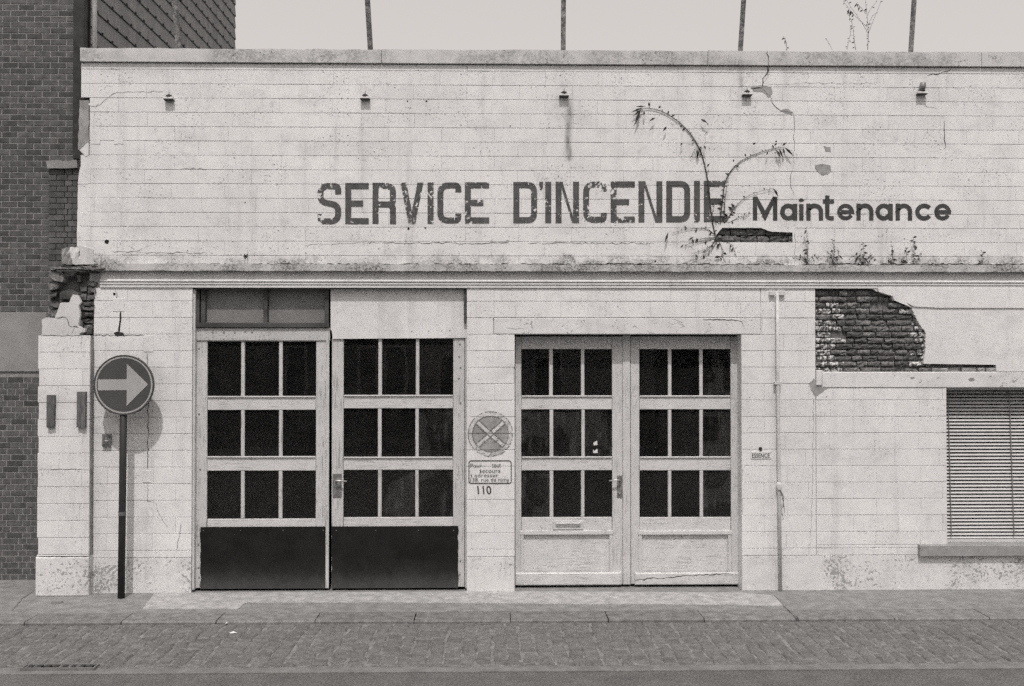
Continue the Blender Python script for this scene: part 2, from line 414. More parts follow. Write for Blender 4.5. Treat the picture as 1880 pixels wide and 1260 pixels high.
# strip of granite setts, laid in courses square to the kerb
strip = sheet('sett_strip', -40, 40, gYs1, gYk1, -.030, MAT['sand'], th=.15)
setts = []; xx = -5.9
while xx < 5.9:
    w = rnd.uniform(.102, .128); yy = gYk1 - rnd.uniform(.0, .09) + .07
    while yy > gYs1:
        L = rnd.uniform(.10, .18); y0 = max(yy-L, gYs1+.004); y1 = min(yy, gYk1-.006)
        if y1 - y0 > .04: setts.append((xx+rnd.uniform(-.012,.012), w, y0, y1))
        yy -= L
    xx += w
def sett_mb(mb, x0, w, y0, y1):
    h = -.030 + rnd.uniform(.002, .013); g = .003; c = .016; x1 = x0 + w - g; x0 += g; y0 += g; y1 -= g
    j = lambda: rnd.uniform(-.011, .011)
    o = [(x0+j(),y0+j()),(x1+j(),y0+j()),(x1+j(),y1+j()),(x0+j(),y1+j())]; cx, cy = (x0+x1)/2, (y0+y1)/2
    inn = [(cx+(a-cx)*.78, cy+(b-cy)*.84) for a, b in o]
    vs = [(a,b,-.06) for a,b in o] + [(a,b,h-c*.6) for a,b in o] + [(a,b,h+rnd.uniform(-.003,.003)) for a,b in inn]
    fs = [(8,9,10,11)]
    for i in range(4):
        k = (i+1)%4; fs += [(i,k,4+k,4+i),(4+i,4+k,8+k,8+i)]
    mb.add(vs, fs)
def in_view(x0, w, y0, y1):
    sc = F_PX/(DIST+(y0+y1)/2); return -.05 < (905+x0*sc)/1880 < 1.03
near = sorted([s for s in setts if in_view(*s)], key=lambda s: -(s[1]*(s[3]-s[2]))/(DIST+s[2])**3)
ns = set(near[:300]); restb = MB()
for s in setts:
    if s in ns:
        mb = MB(); sett_mb(mb, *s); mb.build('sett', MAT['sett'], strip)
    else: sett_mb(restb, *s)
tag(restb.build('setts', MAT['sett'], strip), kind='stuff')

# gutter grate let into the edge of the setts
g0, g1 = gpt(52,1214), gpt(181,1217)
gr = empty('drain_grate', ((g0.x+g1.x)/2, gYs1+.03, -.03)); tag(gr, 'dark iron slotted drain grate let into the gutter beside the setts', 'drain grate')
mb = MB(); ga, gb = g0.x, g1.x; y0, y1 = gYs1-.045, gYs1+.055
for a in ((ga,gb,y0,y0+.012),(ga,gb,y1-.012,y1),(ga,ga+.012,y0+.012,y1-.012),(gb-.012,gb,y0+.012,y1-.012)): mb.box(a[0],a[1],a[2],a[3],-.05,-.012)
mb.build('frame', MAT['gutter'], gr)
for i in range(8):
    bx = ga+.02+(gb-ga-.04)*(i+.5)/8; MB().box(bx-.016,bx+.016,y0+.012,y1-.012,-.045,-.016).build('bar', MAT['iron'], gr)
MB().box(ga+.012,gb-.012,y0+.012,y1-.012,-.028,-.025).build('pit', MAT['hole'], gr)
# small round valve cover
p = gpt(105,1107)
mb = MB(); n = 24
mb.add([(p.x+.055*math.cos(6.283*k/n),p.y+.055*math.sin(6.283*k/n),.001) for k in range(n)]+[(p.x+.046*math.cos(6.283*k/n),p.y+.046*math.sin(6.283*k/n),.009) for k in range(n)],
       [tuple(range(n,2*n))]+[(k,(k+1)%n,n+(k+1)%n,n+k) for k in range(n)])
tag(mb.build('valve_cover', MAT['kerb']), 'small round valve cover set in the pavement near the brick wall', 'valve cover')
# scraps of litter on the setts
for i,(px,py,w,lab) in enumerate([(428,1163,.07,'crumpled white paper scrap on the setts in front of the left doors'),(416,1146,.03,'tiny white litter scrap near the kerb left of the crumpled one'),(1164,1141,.03,'small pale litter scrap by the kerb below the right doors')]):
    p = gpt(px,py,-.02); mb = MB(); k = 6; rr = random.Random(i)
    vs = [(p.x+w/2*math.cos(6.283*j/k)*rr.uniform(.6,1.1), p.y+w*.4*math.sin(6.283*j/k)*rr.uniform(.6,1.1), -.019+rr.uniform(0,.008)) for j in range(k)] + [(p.x,p.y,-.002)]
    mb.add(vs, [(j,(j+1)%k,k) for j in range(k)]+[tuple(range(k-1,-1,-1))]); tag(mb.build('litter_scrap', MAT['litter']), lab, 'litter', 'litter on the setts')

# ================================================================== HOUSES ACROSS THE STREET (added unseen behind the camera to darken the panes and shade the recesses)
OY = -17.0
tag(sheet('far_pavement', -40, 40, OY-6, OY+1.8, .06, MAT['pave'], th=.3), kind='structure')
def added_terrace_house(x0, x1, h, wall, lab, door_left):
    e = empty('added_terrace_house', ((x0+x1)/2, OY, .06)); tag(e, lab, 'house', 'added houses across the street'); w = x1-x0
    MB().box(x0, x1-.01, OY-6, OY-.004, .06, h).build('wall', wall, e)
    mb = MB(); mb.add([(x0-.02,OY+.25,h+.002),(x1-.03,OY+.25,h+.002),(x1-.03,OY-3,h+2.4),(x0-.02,OY-3,h+2.4),(x0-.02,OY-6.2,h+.002),(x1-.03,OY-6.2,h+.002)], [(0,1,2,3),(3,2,5,4),(0,3,4),(1,5,2),(0,4,5,1)]); mb.build('roof', MAT['clip'], e)
    dx = x0+.9 if door_left else x1-.9
    MB().box(dx-.5, dx+.5, OY, OY+.05, .1, 2.5).build('door', MAT['darkwood'], e)
    MB().box(x0+.02, x1-.03, OY, OY+.06, 2.75, 2.95).build('string_course', MAT['concrete'], e)
    for fl, (za, zb) in enumerate(((.95,2.4),(3.5,4.8))):
        if zb > h-.3: continue
        for k in range(3):
            cx = x0 + w*(k+.5)/3
            if fl == 0 and abs(cx-dx) < 1.1: continue
            f = MB().box(cx-.55, cx+.55, OY, OY+.04, za, zb).build('window', MAT['blind'], e)
            for sx_ in (-1, 1): MB().box(cx+sx_*.255-.22, cx+sx_*.255+.22, OY+.0405, OY+.044, za+.07, zb-.07).build('window_pane', MAT['hole'], f)
            MB().box(cx-.65, cx+.65, OY, OY+.12, za-.12, za-.003).build('sill', MAT['sill'], e)
ow1 = simple('terrace_brick', .10, .2, 6); ow2 = simple('terrace_render', .34, .15, 4)
for i,(x0,x1,h,wm,lab) in enumerate(((-22,-15.2,5.2,ow1,'added brick terrace house across the street, far left of the mirrored row'),(-15.2,-8.6,6.0,ow2,'added pale rendered terrace house across the street, left of the middle one'),(-8.6,-1.8,5.3,ow1,'added brick terrace house across the street, mirrored in the left pair of doors'),
    (-1.8,4.6,6.2,ow2,'added pale rendered terrace house across the street, mirrored in the right pair of doors'),(4.6,11.4,5.2,ow1,'added brick terrace house across the street facing the shuttered window'),(11.4,18,6.1,ow1,'added tall brick terrace house across the street, far right of the mirrored row'))):
    added_terrace_house(x0, x1, h, wm, lab, i % 2 == 0)

# ================================================================== NEIGHBOURING BRICK BUILDING (left, set back .58 m)
NY = .58
nb = empty('brick_building', (X(60,NY), NY, 0)); tag(nb, 'dark brick building with pale mortar joints and concrete band on the left', 'building')
nxl, nxr = X(-260,NY), X(133,NY)
zb0, zb1 = Z(682,NY,40), Z(573,NY,40)
sidex = X(158,NY); farY = 1830*abs(sidex)/(905-433) - DIST
# core (mortar) and rear body
MB().box(nxl, nxr, NY+.0035, NY+.25, 0, 8.2).build('mortar_bed', MAT['nmortar'], nb)
MB().box(nxl, sidex-.05, NY+.25, farY-.01, 0, 8.19).build('rear_wall', MAT['concrete'], nb)
bricks = []
def brick_rows(z0, z1, ch, L, hd, seed):
    rr = random.Random(seed); k = 0; z = z0
    while z + ch*.8 < z1:
        seq = []; x = nxr - (.0 if k % 2 else (L/2 if not hd else L/4)); first = nxr
        b = x if x < nxr-.01 else nxr
        edges = [nxr] + ([x] if x < nxr-.01 else [])
        e = edges[-1]; t = 0
        while e > nxl:
            l = L if not hd else (L/2 if ((t + k) % 2 or rr.random()<.3) else L)
            e -= l; edges.append(e); t += 1
        for a, c in zip(edges[:-1], edges[1:]): bricks.append((c, a, z, min(z+ch, z1)))
        z += ch; k += 1
brick_rows(zb1, 8.2, .0578, .158*1.0, False, 1)
brick_rows(.0, zb0-.01, .0590, .160, True, 2)
def brick_mb(x0, x1, z0, z1, Y, rr, j=.0045):
    mb = MB(); mb.slab(x0+j, x1-j, Y+rr.uniform(-.0012,.0012), Y+.03, z0+j, z1-j, .0018); return mb
rr = random.Random(8)
def pxof(x, z, Y): return 905+x*F_PX/(DIST+Y), 655-(z-EYE)*F_PX/(DIST+Y)
def inv(b, Y):
    a = pxof(b[1], b[3], Y); c = pxof(b[0], b[2], Y); return a[0] > -10 and a[1] > -20 and -40 < c[1] < 1290
vis = [b for b in bricks if inv(b, NY) and not (80 < pxof(b[1],b[3],NY)[0]-8 and pxof(b[1],b[3],NY)[1] > 330)]
vis.sort(key=lambda b: -(b[1]-b[0])); vs_ = set(vis[:300]); rest = MB()
for b in bricks:
    m_ = brick_mb(*b, NY, rr)
    if b in vs_: m_.build('brick', MAT['nbrick'], nb)
    else: rest.add(m_.v, m_.f)
tag(rest.build('bricks', MAT['nbrick'], nb), kind='stuff')
MB().box(nxl, X(86,NY), NY-.012, NY+.011, zb0, zb1-.004).build('concrete_band', MAT['concrete'], nb)
# dark steel corner post and side wall of overlapping boards running back
MB().box(nxr+.002, sidex-.03, NY-.03, NY+.24, Z(292,NY,140), 8.2).build('corner_post', MAT['darkmetal'], nb)
MB().box(nxr+.002, sidex-.03, NY+.02, NY+.24, 0, Z(292,NY,140)-.002).build('corner_return', MAT['nmortar'], nb)
MB().box(sidex-.028, sidex-.012, NY+.10, farY, 3.5, 8.2).build('side_backing', MAT['clip'], nb)
bh = .182; z = 4.62; k = 0
while z < 8.0:
    mb = MB(); a, b = NY+.10, farY
    # a board tilted so that its lower edge stands proud, with ribs
    mb.add([(sidex-.010,a,z+bh-.012),(sidex+.004,a,z),(sidex+.004,b,z),(sidex-.010,b,z+bh-.012),(sidex-.012,a,z+bh-.012),(sidex-.012,a,z),(sidex-.012,b,z),(sidex-.012,b,z+bh-.012)],
           [(0,1,2,3),(7,6,5,4),(0,4,5,1),(3,2,6,7),(1,5,6,2),(0,3,7,4)])
    bo = mb.build('cladding_board', MAT['cladding'], nb)
    mc = MB(); y = a + .12 + (k % 2)*.13
    while y < b-.05:
        mc.box(sidex+.004, sidex+.014, y-.010, y+.010, z-.008, z+.014); y += .27
    tag(mc.build('clips', MAT['clip'], bo), kind='stuff')
    z += bh; k += 1
MB().tube([(X(171,NY+.05), NY+.05, 4.3), (X(168,NY+.05), NY+.05, 8.2)], .024, 12).build('downpipe', MAT['polemetal'], nb, smooth=True)
# stub of the old party wall in rougher brick
stub = empty('wall_stub', (X(115,.35), .35, 2.3)); tag(stub, 'stub of rough dark brick wall between brick building and white parapet', 'wall')
sx0, sx1 = X(87,.40), X(146,.40); sz0, sz1 = Z(500,.40,110), Z(309,.40,110)
MB().box(sx0+.004, sx1, .415, NY-.005, sz0, sz1-.006).build('mortar_bed', MAT['oldmortar'], stub)
k = 0; z = sz0; rr = random.Random(4)
while z < sz1-.03:
    x = sx0; lens = [.155,.075,.155] if k%2 else [.075,.11,.155]
    for l in lens:
        x1_ = min(x+l, sx1)
        if x1_-x > .02: brick_mb(x, x1_, z, min(z+.056, sz1), .40, rr, .003).build('brick', MAT['stubbrick'], stub)
        x = x1_
    z += .056; k += 1
mb = MB(); mb.prism(jag(pw([(85,296),(141,294),(143,308),(88,310)], .38), .05, .006, 2, True), .37, NY-.004); mb.build('cap_stone', MAT['concrete'], stub)

def rough_brick(x0, x1, y0, y1, z0, z1, rr, amp=.007):
    """worn brick: gridded front with rounded, broken edges"""
    nx, nz = 5, 4; mb = MB(); vs = []
    for j in range(nz):
        for i in range(nx):
            u, w = i/(nx-1), j/(nz-1); e = (i in (0,nx-1)) + (j in (0,nz-1))
            vs.append((x0+(x1-x0)*u+rr.uniform(-1,1)*amp*.7*(.6 if e else 1), y0+e*.007+rr.uniform(-1,1)*amp*.55+(rr.random()<.08)*amp*2, z0+(z1-z0)*w+rr.uniform(-1,1)*amp*.45))
    fs_ = [(j*nx+i, j*nx+i+1, (j+1)*nx+i+1, (j+1)*nx+i) for j in range(nz-1) for i in range(nx-1)]
    rim = [i for i in range(nx)] + [j*nx+nx-1 for j in range(1,nz)] + [(nz-1)*nx+i for i in range(nx-2,-1,-1)] + [j*nx for j in range(nz-2,0,-1)]
    b = len(vs); vs += [(vs[i][0], y1, vs[i][2]) for i in rim]; n = len(rim)
    fs_ += [(rim[k], b+k, b+(k+1)%n, rim[(k+1)%n]) for k in range(n)]
    return mb.add(vs, fs_)

# ================================================================== FIRE STATION
fs = empty('fire_station', (X(1000), 0, 0)); tag(fs, 'white painted disused fire station with two pairs of glazed doors', 'building')
bxl, bxr = X(150), X(RIGHT)
# masonry behind the painted blocks, with the openings left free
BY0, BY1 = .010, .32
dl0, dl1 = X(353), X(857); dr0, dr1 = X(945), X(1361); wn0, wn1 = X(1737), X(1960)
zdr = Z(615); zw0, zw1 = Z(999,0,1800), Z(713,0,1800)
zh0, zh1 = ZU0 + CH_U*1, ZU0 + CH_U*2      # course that holds the hole
upper = empty('upper_wall', (X(1000), .1, z_corn), fs); lower = empty('lower_wall', (X(1000), .1, 0), fs)
for a in ((X(163), bxr, z_corn+.004, zh0), (X(163), X(1308), zh0, zh1), (X(1458), bxr, zh0, zh1), (X(163), bxr, zh1, z_copb)):
    MB().box(a[0], a[1], BY0, BY1, a[2], a[3]).build('wall_core', MAT['mortar'], upper)
for a in ((X(172), dl0-.004, 0, z_corn), (dl1+.004, dr0-.004, 0, z_corn), (dr0-.004, dr1+.004, zdr+.004, z_corn), (dr1+.004, X(1497), 0, z_corn),
          (X(1497)+.001, wn0-.004, 0, Z(712,0,1600)), (wn1+.004, bxr, 0, Z(712,0,1600)), (wn0-.004, wn1+.004, 0, zw0-.005)):
    MB().box(a[0], a[1], BY0, BY1, a[2], a[3]).build('wall_core', MAT['mortar'], lower)
MB().box(X(1497)+.001, bxr, .09, BY1+.002, Z(712,0,1600), z_corn).build('wall_core', MAT['mortar'], lower)
# back of the building: side walls, floor, roof, rear
MB().box(X(172), bxr, 8.0, 8.3, 0, 4.5).build('rear_wall', MAT['room'], fs)
MB().box(X(172)-.02, X(172)+.2, BY1+.01, 8.0, 0, 4.5).build('side_wall', MAT['room'], fs)
MB().box(bxr-.2, bxr, BY1+.01, 8.0, 0, 4.5).build('side_wall', MAT['room'], fs)
MB().box(X(172), bxr, BY1+.01, 8.3, 4.5, 4.62).build('roof', MAT['bare'], fs)
MB().box(X(172)+.21, bxr-.21, BY1+.01, 7.99, .003, .02).build('interior_floor', MAT['room'], fs)
MB().box(X(172)-.02, X(172)+.1, BY1+.01, 8.0, 4.63, z_copb).build('parapet_side', MAT['bare'], fs)

# ---- painted blocks
blocks = []       # (x0,x1,z0,z1,material,parent,Y)
def fill(rects, z0, ch, L, mat, parent, Y=0.0, phase=0.0, seed=0):
    rr = random.Random(seed)
    lo = min(r[2] for r in rects); hi = max(r[3] for r in rects)
    k0 = math.floor((lo-z0)/ch)
    for k in range(k0, k0+80):
        a = z0+k*ch; b = a+ch
        if a >= hi: break
        if b <= lo: continue
        off = phase + (L/2 if k % 2 else 0) + rr.uniform(-.02,.02)
        i0 = math.floor((bxl-1-off)/L)
        for i in range(i0, i0+60):
            x0 = off+i*L; x1 = x0+L
            for r in rects:
                u0, u1, w0, w1 = max(x0,r[0]), min(x1,r[1]), max(a,r[2]), min(b,r[3])
                if u1-u0 > .012 and w1-w0 > .012: blocks.append((u0,u1,w0,w1,mat,parent,Y))
fill([(X(162), bxr, ZU0+CH_U*7, z_copb-.006), (X(146), X(162), ZU0+CH_U*11, z_copb-.006)], ZU0, CH_U, .5, 'upper', upper, seed=1)
fill([(X(146), bxr, ZU0+CH_U*2, ZU0+CH_U*7)], ZU0, CH_U, .5, 'upper', upper, seed=2)
fill([(X(142), X(1312), zh0, zh1), (X(1456), bxr, zh0, zh1)], ZU0, CH_U, .5, 'upper', upper, seed=3)
fill([(X(146), bxr, z_led+.002, zh0)], ZU0, CH_U, .5, 'upper', upper, seed=4)
zpl = Z(1022)
fill([(X(172), dl0, zpl, z_corn), (dl1, X(907), Z(584), z_corn), (X(907), X(1397), Z(584)+.004, z_corn), (dl1, dr0, zpl, Z(614)), (dl1, X(907)-.003, Z(614), Z(584)),
      (X(1397)+.003, X(1497), Z(614), Z(584)), (X(1397), X(1497), Z(584), z_corn), (dr1, X(1497), zpl, Z(614)),
      (X(1497)+.004, wn0, Z(1000,0,1700), Z(712,0,1600)-.003), (X(1497)+.004, X(1687)-.002, zpl, Z(1000,0,1700))], ZL0, CH_L, .425, 'lower', lower, seed=5)
blocks = [b for b in blocks if b[1] > X(60)]
PY = -.10
pierX0, pierX1 = X(70,PY), X(165,PY)
pier = MB().box(pierX0+.01, pierX1-.006, PY+.02, .33, 0, Z(616,PY,120)).build('corner_pier', MAT['bare'], fs)
n0 = len(blocks)
fill([(pierX0, pierX1, Z(1022,PY,120), Z(616,PY,120))], Z(616,PY,120), CH_L, .40, 'lower', pier, PY, seed=6)
def area(b):
    if pxof(b[0], b[2], 0)[0] > 1885: return 0
    return (b[1]-b[0])*(b[3]-b[2])
blocks.sort(key=lambda b: -area(b)); rr = random.Random(12); rest = {}
for i, b in enumerate(blocks):
    mb = MB(); y = b[6] + rr.uniform(-.0012, .0006); jh = .0017*rr.uniform(.5,1.4); jv = .00035
    mb.slab(b[0]+jv, b[1]-jv, y, b[6]+(.02 if b[6] < 0 else .0099), b[2]+jh, b[3]-jh, .0020, .0009)
    for v in mb.v[8:]: v.z += rr.uniform(-.0012,.0012)
    if i < 300: mb.build('block', MAT[b[4]], b[5])
    else: rest.setdefault((b[4], b[5]), MB()).add(mb.v, mb.f)
for (mt, par), mb in rest.items(): tag(mb.build('blocks', MAT[mt], par), kind='stuff')

# ---- plinth slabs (slightly proud, flaking)
def plinth(x0, x1, ztop, y=-.003, par=lower):
    mb = MB(); mb.slab(x0, x1, y, .0098, 0.0, ztop, .002); mb.build('plinth', MAT['plinth'], par)
plinth(X(173), dl0-.001, zpl-.003); plinth(dl1+.001, dr0-.001, zpl-.003); plinth(dr1+.001, bxr, zpl-.003)
mb = MB(); mb.slab(X(68,PY), pierX1+.002, PY-.008, .3, 0, Z(1023,PY,120), .008); mb.build('plinth', MAT['plinth'], pier)

# ---- ragged left edge of the upper wall
mb = MB(); mb.prism(jag(pw([(146,184),(163,184),(163,262),(150,270),(143,276)], .004), .03, .004, 1, True), .004, .3); mb.build('bare_patch', MAT['bare'], upper)
mb = MB(); mb.prism(jag(pw([(162,192),(164,194),(175,196),(181,190),(163,190)], 0), .02, .003, 9, True), -.003, .012); mb.build('plaster_flake', MAT['smooth'], upper)
mb = MB(); mb.prism(pw([(146,276),(159,264),(163,262),(163,285),(158,288)], 0), -.004, .014); mb.build('plaster_flake', MAT['smooth'], upper)
mb = MB(); mb.prism(jag(pw([(146,284),(158,290),(156,302),(147,308)], .0), .02, .003, 4, True), .006, .25); mb.build('bare_patch', MAT['backing'], upper)
mb = MB(); mb.prism(jag(pw([(147,308),(162,300),(162,338),(143,338)], 0), .05, .003, 5, True), -.002, .25); mb.build('plaster_flake', MAT['smooth'], upper)
mb = MB(); mb.prism(jag(pw([(143,338),(163,338),(163,432),(146,455),(141,452)], 0), .05, .003, 6, True), .001, .25); mb.build('edge_patch', MAT['smooth'], upper)
rr = random.Random(15)
rough_brick(X(110), X(129), .006, .26, Z(486.5), Z(457), rr, .016).build('broken_ledge', MAT['bare'], upper)
rough_brick(X(127), X(147), .0, .25, Z(486.5), Z(455), rr, .014).build('broken_ledge', MAT['torn'], upper)
mb = MB(); mb.prism(jag(pw([(146,450),(172,458),(172,486),(147,486)], -.002), .03, .004, 7, True), -.004, .02); mb.build('broken_ledge', MAT['torn'], upper)
# ---- hole in the upper wall showing old brick
hp = [(1312,436),(1318,422),(1334,409),(1382,409),(1398,414),(1412,421),(1455,424),(1456,408),(1312,408)]
hole = MB().box(X(1308)+.001, X(1458)-.001, .06, .07, zh0+.001, zh1-.001).build('hole_back', MAT['hole'], upper)
z_ = zh0; rr = random.Random(31)
for k in range(2):
    x = X(1306)+ (.05 if k else 0)
    while x < X(1460):
        l = rr.uniform(.11,.19); mb = MB()
        mb = rough_brick(x+.004, min(x+l, X(1460))-.004, .014+rr.uniform(0,.02), .058, z_+.004, z_+.064, rr, .011)
        mb.build('brick', MAT['oldbrick'], hole); x += l
    z_ += .067
mb = MB(); mb.prism(jag(pw([(1305,408),(1340,409),(1330,414.5),(1322,423),(1315,432),(1312,439),(1305,439)],0), .02,.002,3,True), -.0005, .011); mb.build('plaster_flake', MAT['upper'], upper)
mb = MB(); mb.prism(jag(pw([(1372,407),(1459,407),(1459,427),(1440,426.5),(1414,425),(1400,420),(1386,413)],0), .02,.003,8,True), -.0005, .011); mb.build('plaster_flake', MAT['upper'], upper)

# ---- flaked patches and fixing holes
def patch(pts, par, mat='bare', y=-.0022, seed=1, name='bare_patch'):
    mb = MB(); mb.prism(jag(pw(pts, 0), .02, .006, seed, True), y, .001); return mb.build(name, MAT[mat], par)
patch([(1496,303),(1510,301),(1524,304),(1526,315),(1520,321),(1508,322),(1499,314)], upper, seed=3)
patch([(1512,268),(1524,270),(1526,280),(1515,279)], upper, seed=4)
patch([(1378,160),(1400,157),(1416,160),(1418,172),(1412,180),(1400,170),(1382,168)], upper, seed=5)
patch([(1432,203),(1446,200),(1456,206),(1454,212),(1440,208)], upper, seed=6)
patch([(1486,704),(1494,694),(1498,702),(1516,706),(1522,712),(1508,722),(1498,730),(1488,716)], lower, seed=7)
patch([(1600,1060),(1612,1052),(1624,1056),(1628,1070),(1616,1082),(1604,1076)], lower, seed=8)
patch([(868,1060),(874,1056),(880,1062),(879,1074),(870,1075)], lower, seed=9)
def wall_hole(px, py, r, par, ring=None):
    c = at(px, py, 0); mb = MB()
    mb.disc((c.x, c.z), r, -.0028, .002, 16); mb.build('fixing_hole', MAT['hole'], par)
for h in ((196,444,.020),(750,420,.010),(781,419,.008),(748,186,.007),(783,186,.008),(452,471,.013),(176,257,.013),(219,257,.012),(1203,480,.009),(450,372,.006),(937,232,.006)): wall_hole(*h, upper)
for h in ((210,540,.012),(877,797,.008),(1290,612,.004)): wall_hole(*h, lower)
for cx in (175, 218):
    mb = MB(); mb.prism(jag(pw([(cx-9,250),(cx+8,249),(cx+9,264),(cx-8,265)],0), .02,.004,int(cx),True), -.0035, .001); mb.build('filler_patch', MAT['smooth'], upper)

# ---- cracks (narrow dark ribbons that lie in the paint)
def ribbon(mb, pts, w, y):
    P = [Vector(p) for p in pts]; L = []; Rr = []
    for i, p in enumerate(P):
        a = P[max(i-1,0)]; b = P[min(i+1,len(P)-1)]; t = (b-a)
        if 0 < i < len(P)-1:
            t1 = (P[i]-a).normalized(); t2 = (b-P[i]).normalized(); t = (t1+t2)
            if t.length < 1e-6: t = t1
            t.normalize(); nn = Vector((-t.y, t.x)); c = max(.35, nn.dot(Vector((-t1.y, t1.x))))
            off = nn*(w[i] if isinstance(w,list) else w)/2/c
        else:
            t.normalize(); off = Vector((-t.y, t.x))*(w[i] if isinstance(w,list) else w)/2
        L.append(p+off); Rr.append(p-off)
    n = len(P)
    mb.add([(q.x,y,q.y) for q in L]+[(q.x,y,q.y) for q in Rr], [(i,n+i,n+i+1,i+1) for i in range(n-1)])
def crack(pts, par, w=.004, y=-.0026, seed=0, Y=0.0):
    q = jag(pw(pts, Y), .03, .008, seed); rr = random.Random(seed); mb = MB()
    ws = [w*rr.uniform(.35,1.3) for _ in q]; ws[0] = ws[-1] = w*.3
    ribbon(mb, q, ws, Y+y); mb.build('crack', MAT['crack'], par)
crack([(1407,94),(1409,118),(1410,132),(1400,145),(1399,160)], upper, .006, -.031, 1)
crack([(1409,121),(1410,132),(1400,144),(1399,160)], upper, .009, seed=2)
crack([(1399,162),(1378,163)], upper, .014, seed=3)
crack([(1399,160),(1416,180),(1417,188),(1434,205),(1457,208)], upper, .005, seed=4)
crack([(1457,208),(1458,300),(1452,320),(1452,345),(1458,360)], upper, .003, seed=5)
crack([(1458,432),(1460,450),(1459,484)], upper, .003, seed=6)
crack([(1405,154),(1440,155),(1480,152),(1540,154),(1610,152)], upper, .0025, seed=7)
crack([(1757,116),(1745,128),(1725,136),(1702,139)], upper, .006, seed=8)
crack([(1698,160),(1700,196),(1720,200)], upper, .0028, seed=9)
crack([(1733,222),(1734,250),(1735,276)], upper, .006, seed=10)
crack([(700,446),(740,447),(800,446),(860,447),(935,446)], upper, .005, seed=11)
crack([(970,447),(1020,446),(1100,447),(1200,447)], upper, .004, seed=12)
crack([(560,450),(600,448),(685,445),(700,446)], upper, .0025, seed=13)
crack([(205,462),(300,464),(380,465)], upper, .0035, seed=21)
crack([(170,196),(185,192),(195,182),(215,170),(300,168)], upper, .0028, seed=14)
crack([(330,313),(343,309),(380,311)], upper, .003, seed=15)
crack([(235,452),(250,461),(262,456),(275,450)], upper, .0025, seed=22)
crack([(222,572),(221,590),(218,612)], lower, .020, seed=16)
patch([(209,611),(216,609),(226,611),(229,616),(212,617)], lower, 'crack', seed=33)
crack([(211,532),(215,540),(214,552)], lower, .004, seed=17)
crack([(271,650),(272,770),(271,862)], lower, .006, seed=18)
crack([(271,890),(271,920),(284,922),(296,950),(308,968)], lower, .003, seed=19)
crack([(332,960),(328,990),(324,1012)], lower, .003, seed=20)
crack([(1492,730),(1494,780),(1491,900),(1488,1010)], lower, .0022, seed=23)
crack([(172,616),(265,616)], lower, .005, seed=24)
crack([(103,584),(122,583),(127,598),(145,602)], pier, .005, y=-.0066, seed=25, Y=PY)
crack([(132,614),(136,604),(140,600)], pier, .004, y=-.0066, seed=31, Y=PY)
crack([(872,910),(872,925)], lower, .003, seed=26)
crack([(1455,1130),(1455,1131)], lower, .002, seed=27)
crack([(90,861),(150,861)], pier, .004, seed=28, Y=PY)
crack([(78,1022),(160,1023)], pier, .006, seed=29, Y=PY)

# ---- coping of the parapet
cj = [150, 700, 1300, 1803, RIGHT]
for i in range(4):
    a = X(cj[i])-(.02 if i == 0 else -.002); b = X(cj[i+1])-.002
    mb = MB(); zt = z_copt + .004*i
    n = int((b-a)/.12); top = [(a+(b-a)*k/n, zt + rnd.uniform(-.006,.004)) for k in range(n+1)]
    mb.prism([(a, z_copb+.001), (b, z_copb+.001)] + top[::-1], -.028, .36); mb.build('coping_stone', MAT['coping'], fs)

# ---- cornice between the storeys
def profile_x(pts, x0, x1, name, mat, par=fs):
    """extrude a (Y,Z) profile along X"""
    n = len(pts); mb = MB()
    a = sum(pts[i][0]*pts[(i+1)%n][1]-pts[(i+1)%n][0]*pts[i][1] for i in range(n))
    if a < 0: pts = pts[::-1]
    mb.add([(x0,y,z) for y,z in pts]+[(x1,y,z) for y,z in pts], [tuple(range(n-1,-1,-1)), tuple(range(n,2*n))]+[(i,(i+1)%n,n+(i+1)%n,n+i) for i in range(n)])
    return mb.build(name, mat, par)
cz = lambda py: Z(py)
cuts = [182, 610, 1060, 1503, RIGHT]
for i in range(4):
    a, b = X(cuts[i])+(.0 if i else 0), X(cuts[i+1])-.0015
    # fascia with chipped lower and upper edge
    mb = MB(); n = int((b-a)/.05)
    top = [(a+(b-a)*k/n, cz(486.5)+rnd.uniform(-.007,.004)) for k in range(n+1)]; bot = [(a+(b-a)*k/n, cz(499)+rnd.uniform(-.002,.003)) for k in range(n+1)]
    mb.prism(bot + top[::-1], -.058, .009); mb.build('cornice_fascia', MAT['fascia'], fs)
    pr = [(.009, cz(499)-.001), (.004, cz(499)-.001), (.004, cz(500.5))]
    for k in range(9):
        t = k/8; pr.append((.002-.028*(1-math.cos(t*math.pi/2)), cz(501)-(cz(501)-cz(516.5))*math.sin(t*math.pi/2)))
    pr += [(-.026, cz(518)), (-.010, cz(518.6)), (-.010, cz(519.8)), (-.020, cz(520.4)), (-.020, cz(523)), (-.008, cz(523.6)), (-.008, cz(524.8)), (-.014, cz(525.4)), (-.014, cz(529)), (.009, cz(529))]
    profile_x(pr, X(184) if i == 0 else a, b, 'cornice_moulding', MAT['moulding'])

for i,(a,b) in enumerate(((190,420),(430,700),(690,905),(900,1180),(1170,1440),(1470,1660),(1650,1900))):
    crack([(a,486),(a+(b-a)*.3,485.2),(a+(b-a)*.6,486),(b,485.4)], upper, .009, -.0034, 300+i)

